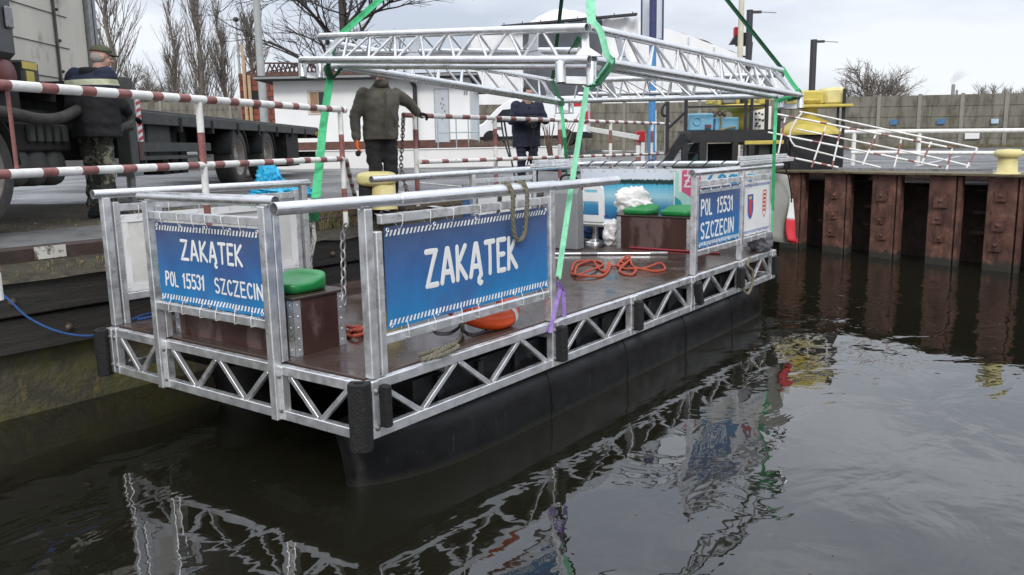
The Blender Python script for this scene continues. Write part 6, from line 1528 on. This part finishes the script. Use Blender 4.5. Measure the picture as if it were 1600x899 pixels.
# ------------------------------------------------------------------ machine platform with stairs
d_ = 16.0; sc_ = d_/F
pf = thing('machine_platform', on_ground(D(1130, 262, d_)), 'black steel platform with stairs and railings carrying a light blue machine', 'platform')
def pb(px0, py0, px1, py1, off, dep_, m, name, par=None, bev=0):
    a = D((px0+px1)/2, (py0+py1)/2, d_+off+dep_/2); return MB().box(a, ((px1-px0)*d_/F, dep_, (py1-py0)*d_/F), M=MB2).build(name, m, par if par is not None else pf, bevel=bev)
pb(1067, 204, 1196, 223, 0, 1.3, BLKST, 'deck_beam')
for x0_, x1_ in ((1065, 1074), (1092, 1103), (1143, 1152), (1168, 1177), (1205, 1211)):
    pb(x0_, 222, x1_, 266, .05, .12, BLKST, 'leg'); pb(x0_, 222, x1_, 266, 1.1, .12, BLKST, 'leg')
for x0_, x1_, y0, y1 in ((1040, 1045, 160, 262), (1069, 1074, 158, 205), (1163, 1167, 158, 205), (1172, 1176, 155, 224), (1195, 1200, 156, 218), (1215, 1219, 172, 214)): pb(x0_, y0, x1_, y1, 0, .06, BLKST, 'railing_post')
pb(1074, 165, 1196, 168, .0, .05, BLKST, 'handrail'); pb(1218, 186, 1226, 189, 0, .05, BLKST, 'handrail')
MB().bar(D(1045, 200, d_), D(1072, 174, d_), .05, .05).build('handrail', BLKST, pf)
MB().path(spline([D(1044, 181, d_), D(1036, 180, d_), D(1034, 172, d_), D(1037, 165, d_), D(1042, 161, d_)]), .028, 8).build('handrail', BLKST, pf)
for off in (0, .8):
    MB().bar(D(1037, 262, d_+off), D(1068, 212, d_+off), .05, .17).build('stair_stringer', BLKST, pf)
for k in range(4): MB().bar(D(1042+7*k, 254-11*k, d_), D(1042+7*k, 254-11*k, d_+.8), .16, .03).build('tread', BLKST, pf)
MB().bar(D(1066, 262, d_+.5), D(1094, 220, d_+.5), .06, .14).build('brace', BLKST, pf)
pb(1074, 238, 1104, 240, .3, .05, BLKST, 'crossbar')
pb(1109, 224, 1143, 262, .6, .5, DARK, 'cabinet'); pb(1178, 226, 1211, 262, .2, .6, mat('cabinet_dark', (.03, .032, .036), .5), 'cabinet'); pb(1075, 224, 1092, 262, 1.0, .4, mat('teal_pale', (.22, .42, .44), .5), 'teal_cabinet'); pb(1044, 257, 1145, 266, -.05, .1, BLKST, 'base_beam')
pb(1101, 224, 1104, 256, .5, .05, PANELG, 'conduit'); pb(1163, 227, 1166, 256, .5, .05, PANELG, 'conduit')
mc = thing('winch_machine', D(1130, 204, d_+.7), 'light blue motor boxes and yellow slewing winch standing on the black platform', 'winch')
def pm_(px0, py0, px1, py1, off, dep_, m, name, bev=.02): return pb(px0, py0, px1, py1, off, dep_, m, name, mc, bev)
bx1 = pm_(1073, 178, 1111, 205, .3, .5, LBLUE, 'motor_box'); pm_(1111.5, 184, 1150, 205, .4, .5, LBLUE, 'motor_box')
MB().torus(D(1089, 190, d_+.29), .075, .010, 20, 6, Matrix((RD, Vector((0, 0, 1)), -FD)).transposed()).build('embossed_ring', LBLUE, bx1)
pm_(1102, 195, 1111, 201, .25, .06, mat('dark_red', (.12, .03, .05), .5), 'junction_box', .0)
MB().lathe([(0, -.45), (.17, -.45), (.16, -.1), (.20, -.05), (.46, .0), (.50, .05), (.46, .09), (0, .1)], D(1157, 171, d_+.8), 28).build('slewing_ring', YEL, mc)
for x0_, x1_, y0, y1 in ((1105, 1112, 156, 164), (1118, 1124, 155, 166), (1148, 1153, 154, 163), (1183, 1200, 153, 164), (1168, 1176, 153, 165)): pm_(x0_, y0, x1_, y1, .4, .3, YEL, 'winch_part')
pm_(1125, 153, 1147, 163, .5, .4, STEEL, 'winch_drum'); pm_(1155, 154, 1164, 164, .5, .3, BLKST, 'winch_part')
pm_(1153, 220, 1214, 226, .0, .9, YEL, 'base_plate', .01); pm_(1196, 207, 1203, 222, .1, .2, YELP, 'winch_part')
rdm = random.Random(5); mb = MB()
for _ in range(26):
    x = rdm.uniform(1110, 1133); mb.sphere(D(x, rdm.uniform(173, 181), d_+.35), rdm.uniform(.02, .045), 6)
mb.build('chain_heap', CHAIN, mc)
MB().path(spline([D(1126, 183, d_+.38), D(1127, 195, d_+.36), D(1125, 205, d_+.36)]), .02, 6).path(spline([D(1127, 204, d_+.36), D(1140, 200, d_+.36), D(1150, 199, d_+.36)]), .02, 6).build('cable', mat('cable_brown', (.2, .15, .05), .7), mc)
ep = thing('control_panel', D(1186, 205, d_+1.2), 'white control panel with black switches behind the black platform', 'control panel')
pn_ = pb(1176, 166, 1204, 206, 1.2, .2, WHITEP, 'panel', ep, .01)
for (x, y) in ((1181, 178), (1186, 177), (1191, 179), (1181, 187), (1187, 187), (1192, 188), (1183, 193), (1187, 197), (1181, 197)):
    a = D(x, y, d_+1.19); MB().box(a, (.045, .02, .035), M=MB2).build('switch', BLKST, pn_)
# gangway post box, barrier boom, sign pole, posts
bbm = thing('boom_barrier', on_ground(D(999, 260, 20)), 'red and white boom barrier with a lowered arm beside the blue pole', 'barrier')
d_ = 20; pb(994, 205, 1007, 222, 0, .25, REDL, 'motor_head', bbm, .02); banded('post', on_ground(D(997, 262, 20.1)), D(997, 222, 20.1), .055, .5, bbm, .1, .5, 10); banded('post', on_ground(D(1004, 262, 20.1)), D(1004, 222, 20.1), .055, 1.2, bbm, 0, .05, 10)
MB().bar(D(917, 201, 22), D(998, 215, 20), .05, .11).build('arm', RWWHITE, bbm)
for k in range(7):
    a = D(917, 201, 22).lerp(D(998, 215, 20), .12+.11*k); MB().bar(a-FD*.032, a-FD*.032+(D(998, 215, 20)-D(917, 201, 22)).normalized()*.09, .004, .05).build('arm_mark', STEEL, bbm)
d_ = 18.5; bp_ = on_ground(D(1018, 265, 18.5))
pole = thing('sign_pole', bp_, 'tall blue steel pole carrying a large sign panel seen from behind', 'sign pole')
zs_ = D(1018, 75, 18.5).z; MB().tube(bp_, Vector((bp_.x, bp_.y, zs_)), .078, 14).build('pole', BLUEP, pole); MB().tube(Vector((bp_.x, bp_.y, zs_)), Vector((bp_.x, bp_.y, D(1018, -30, 18.5).z)), .08, 14).build('upper_pole', NAVYP, pole)
sgp = pb(1003, -30, 1036, 62, .12, .03, PANELG, 'sign_panel', pole)
for r4 in ((1001.5, -30, 1003.5, 63), (1034.5, -30, 1037, 63), (1003.5, 61, 1034.5, 63.5), (1003.5, 2, 1034.5, 4.5)): pb(*r4, .09, .07, NAVYP, 'panel_frame', sgp)
banded('post', on_ground(D(1019+4.5, 262, 18.8)), D(1023, 165, 18.8), .04, 1.1, pole, .3, .2, 8)
d_ = 26
def lamp(px_, ytop, yb_, dd, r, label, m=LAMPH, arm=True):
    p_ = on_ground(D(px_, yb_, dd)); t_ = thing('lamp_post', p_, label, 'lamp post', 'posts and lamps of the yard')
    tp_ = D(px_, ytop, dd); MB().tube(p_, Vector((p_.x, p_.y, tp_.z)), r, 12).build('post', m, t_)
    if arm:
        top = Vector((p_.x, p_.y, tp_.z-.06)); MB().bar(top, top+RD*.32+Vector((0, 0, .0)), .08, .07).build('arm', m, t_); MB().bar(top+RD*.3, top+RD*.75-Vector((0, 0, .03)), .03, .02).build('lamp_head', STEEL, t_)
    return t_
lp = lamp(1165, 22, 250, 24, .09, 'black lamp post with box next to the cream pole behind the platform'); lamp(1264, 66, 250, 26, .10, 'black lamp post behind the right yellow capstan')
MB().box(D(1158, 62, 23.9), (.28, .2, .36), M=MB2).build('equipment_box', BLKST, lp); MB().box(D(1172, 62, 24.1)+Vector((0, 0, .1)), (.1, .06, .3), M=MB2).build('equipment_box', PANELG, lp)
MB().prism([(-.28, 0), (.05, 0), (.05, .26), (-.12, .26)], D(1156, 69, 23.8), RD, (0, 0, 1), FD*.2).build('shade', BLKST, lp); MB().bar(D(1158, 88, 23.9), D(1173, 90, 23.9), .05, .05).build('bracket', BLKST, lp); MB().tube(D(1174, 92, 23.9), D(1176, 66, 23.9), .012, 6).build('cable', BLKST, lp)
p_ = on_ground(D(1152, 250, 23)); cpz = D(1152, -20, 23).z
cpn = thing('cream_pole', p_, 'tall cream steel pole with a small red box behind the platform', 'pole'); MB().tube(p_, Vector((p_.x, p_.y, cpz)), .075, 12).build('pole', mat('cream_paint', (.58, .54, .42), .6), cpn); MB().box(D(1151, 50, 22.8), (.16, .14, .26), M=MB2).build('red_box', REDL, cpn, bevel=.03)
# lamps at left
p_ = on_ground(D(416, 230, 33)); tp_ = D(416, -20, 33)
o = MB().path([p_, Vector((p_.x, p_.y, tp_.z))], .17, 14, r2=.13).build('concrete_pole', BRICKP, origin=p_); tag(o, 'thick grey concrete pole at the left end of the white building', 'pole')
p_ = on_ground(D(383, 230, 44)); tz = D(383, 36, 44).z
sl = thing('street_lamp', p_, 'thin street lamp with two small heads among the bare poplars', 'street lamp'); MB().path([p_, Vector((p_.x, p_.y, tz))], .09, 10, r2=.05).build('post', BRICKP, sl); MB().bar(Vector((p_.x, p_.y, tz)), Vector((p_.x, p_.y, tz))-RD*.75, .05, .05).build('arm', BRICKP, sl); MB().sphere(Vector((p_.x, p_.y, tz+.02)), (.16, .14, .13), 12).build('lamp_head', LAMPH, sl)
# ------------------------------------------------------------------ storage hall and tent hall
fh = 50
hall = thing('storage_hall', C(rf(880, 200, fh)[0], fh, 1.6), 'grey corrugated storage hall with white cover sheets behind the roof frame', 'building')
xa, xb = rf(822, 120, fh)[0], rf(945, 120, fh)[0]; zl, zr_ = rf(822, 42, fh)[1], rf(945, 30, fh)[1]
cm = MB(); n = 70; vs = []
for k in range(2*n+1):
    x = xa+(xb-xa)*k/(2*n); dp = .14*(k % 2); z = zl+(zr_-zl)*k/(2*n)
    vs += [C(x, fh+dp, 1.4), C(x, fh+dp, z)]
cm.add(vs, [(2*k, 2*k+2, 2*k+3, 2*k+1) for k in range(2*n)]); cm.build('corrugated_wall', CORR, hall)
xl, xr = rf(742, 120, fh)[0], rf(1000, 120, fh)[0]
z7 = rf(742, 48, fh)[1]; zR = rf(1000, 25, fh)[1]
vs = [C(xl, fh+.06, 1.4), C(xa-.01, fh+.06, 1.4), C(xa-.01, fh+.06, zl), C(xl, fh+.06, rf(742, 128, fh)[1])]
MB().grid(lambda a, b2: C(xl+(xa-.01-xl)*a, fh+.09+.10*noise.noise(Vector((a*6, b2*4, 0))), 1.4+(rf(742+80*a, 46-4*a, fh)[1]-1.4)*b2), 24, 16).build('left_sheet', TENT, hall)
MB().grid(lambda a, b2: C(xb+.02+(xr-xb)*a, fh+.15+.3*noise.noise(Vector((a*4, b2*5, 7))), 1.4+(rf(945+53*a, 30-4*a, fh)[1]-1.4)*b2), 24, 24).build('right_sheet', TENT, hall)
mb = MB(); mb.bar(C(rf(788, 43, fh)[0], fh-.3, rf(788, 43, fh)[1]), C(rf(998, 24, fh)[0], fh-.3, rf(998, 24, fh)[1]), .5, .12); eo = mb.build('roof_edge', ROOFD, hall)
for k in range(8):
    px_ = 792+k*28.5; a = C(rf(px_, 43, fh)[0], fh-.3, rf(px_, 42-(px_-790)*.088, fh)[1]); MB().tube(a, a+Vector((0, 0, .16)), .03, 6).build('edge_clamp', ROOFD, eo)
MB().grid(lambda a, b2: C(rf(828+122*a, 40, fh)[0], fh+.3+9*b2, rf(828+122*a, 38-9*a, fh)[1]+(rf(880, 17.5, fh+5)[1]-rf(880, 34, fh)[1])*math.sin(PI*min(1, a*1.05))**.6*math.sin(PI*b2)**.7+.12*noise.noise(Vector((a*9, b2*5, 0)))), 30, 14).build('roof_cover', TENT, hall)
tent = thing('tent_hall', C(rf(1080, 200, 56)[0], 56, 1.6), 'large white tent hall with a sloping roof behind the blue pole', 'tent hall')
pf_ = [(948, 26), (990, 30), (1030, 40), (1070, 52), (1110, 67), (1140, 78), (1165, 88), (1195, 102), (1215, 116), (1222, 140), (1224, 200)]
def tentf(a, b2):
    t_ = a*(len(pf_)-1); i = min(len(pf_)-2, int(t_)); u = t_-i; px_ = pf_[i][0]+(pf_[i+1][0]-pf_[i][0])*u; py_ = pf_[i][1]+(pf_[i+1][1]-pf_[i][1])*u
    r_, z_ = rf(px_, py_, 56); return C(r_, 56+16*b2, z_+.15*noise.noise(Vector((a*14, b2*3, 1))))
MB().grid(tentf, 60, 6).build('roof_cover', TENT, tent)
wv = []; 
for px_, py_ in pf_: r_, z_ = rf(px_, py_, 56); wv += [C(r_, 56+.15*noise.noise(Vector((px_*.06, 0, 0))), 1.4), C(r_, 56, z_)]
MB().add(wv, [(2*k, 2*k+2, 2*k+3, 2*k+1) for k in range(len(pf_)-1)], True).build('gable_wall', TENT, tent)
for k in range(5):
    px_ = 1000+k*40; r_, z_ = rf(px_, [31, 44, 58, 74, 92][k], 56); MB().tube(C(r_, 55.95, 1.5), C(r_, 55.95, z_), .05, 6).build('gable_seam', PANELG, tent)
# ------------------------------------------------------------------ bare trees
def tree(px_, py_, dd, h, label, kind, seed, spread=1.0, m=BARK, grp='bare winter trees behind the yard'):
    rd_ = random.Random(seed); p_ = on_ground(D(px_, py_, dd)); t_ = thing('bare_tree', p_, label, 'tree', grp)
    tr = MB(); cr_ = MB(); lim = [30000]; mxl = 3; fat = .8 if dd < 70 else 1.5
    def seg(mb, pts, r0, r1, n): mb.path(pts, [r0+(r1-r0)*k/(len(pts)-1) for k in range(len(pts))], n, caps=False)
    def grow(p, d, ln, r, lev, up):
        if lim[0] <= 0: return
        n = 4; pts = [p]; dd_ = d.copy()
        for k in range(n):
            dd_ = (dd_+Vector((rd_.gauss(0, .10), rd_.gauss(0, .10), rd_.gauss(0, .06)+up))).normalized(); pts.append(pts[-1]+dd_*ln/n)
        seg(cr_, pts, r, r*.55, 4 if lev < 2 else 3); lim[0] -= n
        if lev >= mxl: return
        nb = [0, 5 if m is BARKD else 7, 6, 5, 5][lev+1]
        for k in range(nb):
            u = rd_.uniform(.25, 1.0); i = min(n-1, int(u*n)); q = pts[i].lerp(pts[i+1], u*n-i)
            a = rd_.uniform(0, 2*PI); _, s1, u1 = frame(dd_); ang = rd_.uniform(.35, .85)*(.55 if kind == 'poplar' else 1.05)
            nd = (dd_*math.cos(ang)+(s1*math.cos(a)+u1*math.sin(a))*math.sin(ang)).normalized()
            grow(q, nd, ln*rd_.uniform(.45, .7), r*.5, lev+1, up)
    if kind == 'poplar':
        pts = [p_+Vector((rd_.gauss(0, .06)*k, rd_.gauss(0, .06)*k, h*k/6)) for k in range(7)]; seg(tr, pts, h*.017, h*.004, 8)
        for k in range(64):
            u = rd_.uniform(.10, .93)*6; i = int(u); q = pts[i].lerp(pts[i+1], u-i); a = rd_.uniform(0, 2*PI)
            d = Vector((math.cos(a)*.36*spread, math.sin(a)*.36*spread, 1)).normalized(); grow(q, d, h*rd_.uniform(.16, .34)*(1.1-u/9), h*.0038*fat, 1 if k % 4 == 0 else 2, .10)
    else:
        th = h*(.58 if m is BARKD else .32); pts = [p_+Vector((rd_.gauss(0, .05)*k, rd_.gauss(0, .05)*k, th*k/4)) for k in range(5)]; seg(tr, pts, h*.024, h*.014 if m is BARKD else h*.020, 9)
        for k in range(11 if m is BARKD else 9):
            a = 2.4*k+rd_.uniform(-.3, .3); el = rd_.uniform(.15, 1.2); d = Vector((math.cos(a)*math.cos(el), math.sin(a)*math.cos(el), math.sin(el)))
            grow((pts[1+k % 3].lerp(pts[2+k % 3], rd_.random()) if m is BARKD else pts[-1-(k % 2)].lerp(pts[-1], rd_.random())), d, h*rd_.uniform(.36, .5)*spread, h*(.007 if m is BARKD else .011*fat), 0, .03)
    tr.build('trunk', m, t_); cr_.build('crown', m, t_); return t_
tree(184, 225, 58, 14, 'broad bare poplar directly right of the pale cargo body', 'poplar', 3, 1.5)
tree(279, 225, 66, 11.8, 'slim bare poplar left of the poplar pair above the truck bed', 'poplar', 5, .85)
tree(322, 225, 62, 14.5, 'tallest bare poplar in the row above the truck bed', 'poplar', 8, .9)
tree(358, 225, 64, 11.6, 'slim bare poplar close to the thin street lamp', 'poplar', 12, .75)
tree(406, 225, 80, 12.5, 'bare poplar behind the thick grey concrete pole', 'poplar', 14, .8)
tree(232, 225, 60, 7.5, 'low bushy bare tree between the first two poplars', 'round', 17, .9)
tree(548, 225, 46, 14.5, 'wide bare tree with dark twisted limbs above the white building', 'round', 23, .72, BARKD)
tree(205, 225, 74, 9, 'thin bare tree behind the broad poplar', 'round', 41, .8)
tree(1362, 215, 90, 8.4, 'round bare shrub tree beyond the fence near the lamp post', 'round', 29, 1.0, BARK)
tree(1537, 212, 105, 8.2, 'small bare tree beyond the fence at the right', 'round', 33, .75, BARK)
tree(1605, 212, 100, 8.2, 'bare tree beyond the fence cut by the right edge', 'round', 37, .75, BARK)
# shrubs by the railing
def shrub(px_, py_, dd, h, n, label, seed):
    rd_ = random.Random(seed); p_ = on_ground(D(px_, py_, dd)); mb = MB()
    for k in range(n):
        a = rd_.uniform(0, 2*PI); l = rd_.uniform(.6, 1)*h; d = Vector((math.cos(a)*.3, math.sin(a)*.3, 1)).normalized(); q = p_+Vector((math.cos(a), math.sin(a), 0))*rd_.uniform(0, .2)
        pts = [q]; 
        for j in range(4): d = (d+Vector((rd_.gauss(0, .1), rd_.gauss(0, .1), 0))).normalized(); pts.append(pts[-1]+d*l/4)
        mb.path(pts, [.028, .024, .02, .014, .006], 5, caps=False)
    o_ = mb.build('bare_shrub', TWIG, origin=p_); tag(o_, label, 'shrub')
shrub(865, 247, 22.5, 1.6, 14, 'bare brown shrub by the white van wheel behind the railing', 3)
gm = MB(); rd = random.Random(21)
tufts(500, lambda: (lambda q: Vector((q.x, q.y, zt-.02)))(C(rd.uniform(rf(740, 240, 25.5)[0], rf(790, 240, 25.5)[0]), rd.uniform(24.7, 27.5), 0)), .1, .32)
tufts(300, lambda: on_ground(C(rd.uniform(rf(850, 250, 23)[0], rf(900, 250, 23)[0]), rd.uniform(21.5, 24.2), 0)), .06, .25)
o = gm.build('dry_weeds', TWIG); o['kind'] = 'stuff'; o['label'] = 'dry brown weeds by the white retaining wall'; o['category'] = 'weeds'
# grass verge along the right fence
gm = MB()
def f4():
    u = rd.random(); p_ = Fb.lerp(Fc, u); q = p_+(CAM-p_).normalized()*abs(rd.gauss(0, .5)); return on_ground(q)
tufts(900, f4, .05, .22)
o = gm.build('dry_grass', DRYG); o['kind'] = 'stuff'; o['label'] = 'dry grass verge at the foot of the long fence'; o['category'] = 'grass'
# chimney with steam far away
chp = D(1484, 215, 300); ch = thing('chimney', Vector((chp.x, chp.y, 1.6)), 'distant grey chimney with white steam beyond the fence', 'chimney')
ct = D(1484, 133, 300).z; MB().path([Vector((chp.x, chp.y, 1.6)), Vector((chp.x, chp.y, ct))], .75, 14, r2=.6).build('stack', STACKM, ch); MB().path([Vector((chp.x, chp.y, 1.6))+RD*1.4, Vector((chp.x, chp.y, ct-2))+RD*1.4], .4, 10).build('stack', STACKM, ch)
sm = bpy.data.materials.new('steam'); sm.use_nodes = True; t = sm.node_tree; t.nodes.clear()
out = N(t, 'ShaderNodeOutputMaterial'); vol = N(t, 'ShaderNodeVolumePrincipled'); vol.inputs['Color'].default_value = (.95, .95, .96, 1); vol.inputs['Density'].default_value = .9; t.links.new(vol.outputs[0], out.inputs['Volume'])
st = MB(); pts = [D(x, y, 302) for x, y in ((1486, 131), (1491, 124), (1499, 117), (1510, 113), (1524, 112), (1534, 111))]
loft(st, [(p, RD*r, UP*r*.8+FD*r*.3) for p, r in zip(pts, (.9, 1.5, 2.0, 2.2, 1.8, .6))], 16)
o = st.build('steam', sm, origin=pts[0]); o['kind'] = 'stuff'; o['label'] = 'white steam drifting from the distant chimney'; o['category'] = 'steam'

# ------------------------------------------------------------------ leaves and scum drifting on the water
dm = MB(); rd = random.Random(77)
for _ in range(150):
    x = rd.uniform(-2.5, 10); y = rd.uniform(-9, -.6) if rd.random() < .85 else rd.uniform(3.2, 3.5); sz_ = rd.uniform(.004, .014); a = rd.uniform(0, 2*PI)
    if (x-CAM.x)**2+(y-CAM.y)**2 < 4: continue
    c_ = Vector((x, y, .004)); e1 = Vector((math.cos(a), math.sin(a), 0))*sz_; e2 = Vector((-math.sin(a), math.cos(a), 0))*sz_*rd.uniform(.3, .8)
    dm.add([c_-e1, c_+e2*.8+Vector((0, 0, .002)), c_+e1, c_-e2], [(0, 1, 2, 3)])
o = dm.build('floating_leaves', mat('leaf_litter', (.12, .09, .05), .8, 0, .4, 30)); o['kind'] = 'stuff'; o['label'] = 'bits of leaf and scum drifting on the dark water'; o['category'] = 'debris'
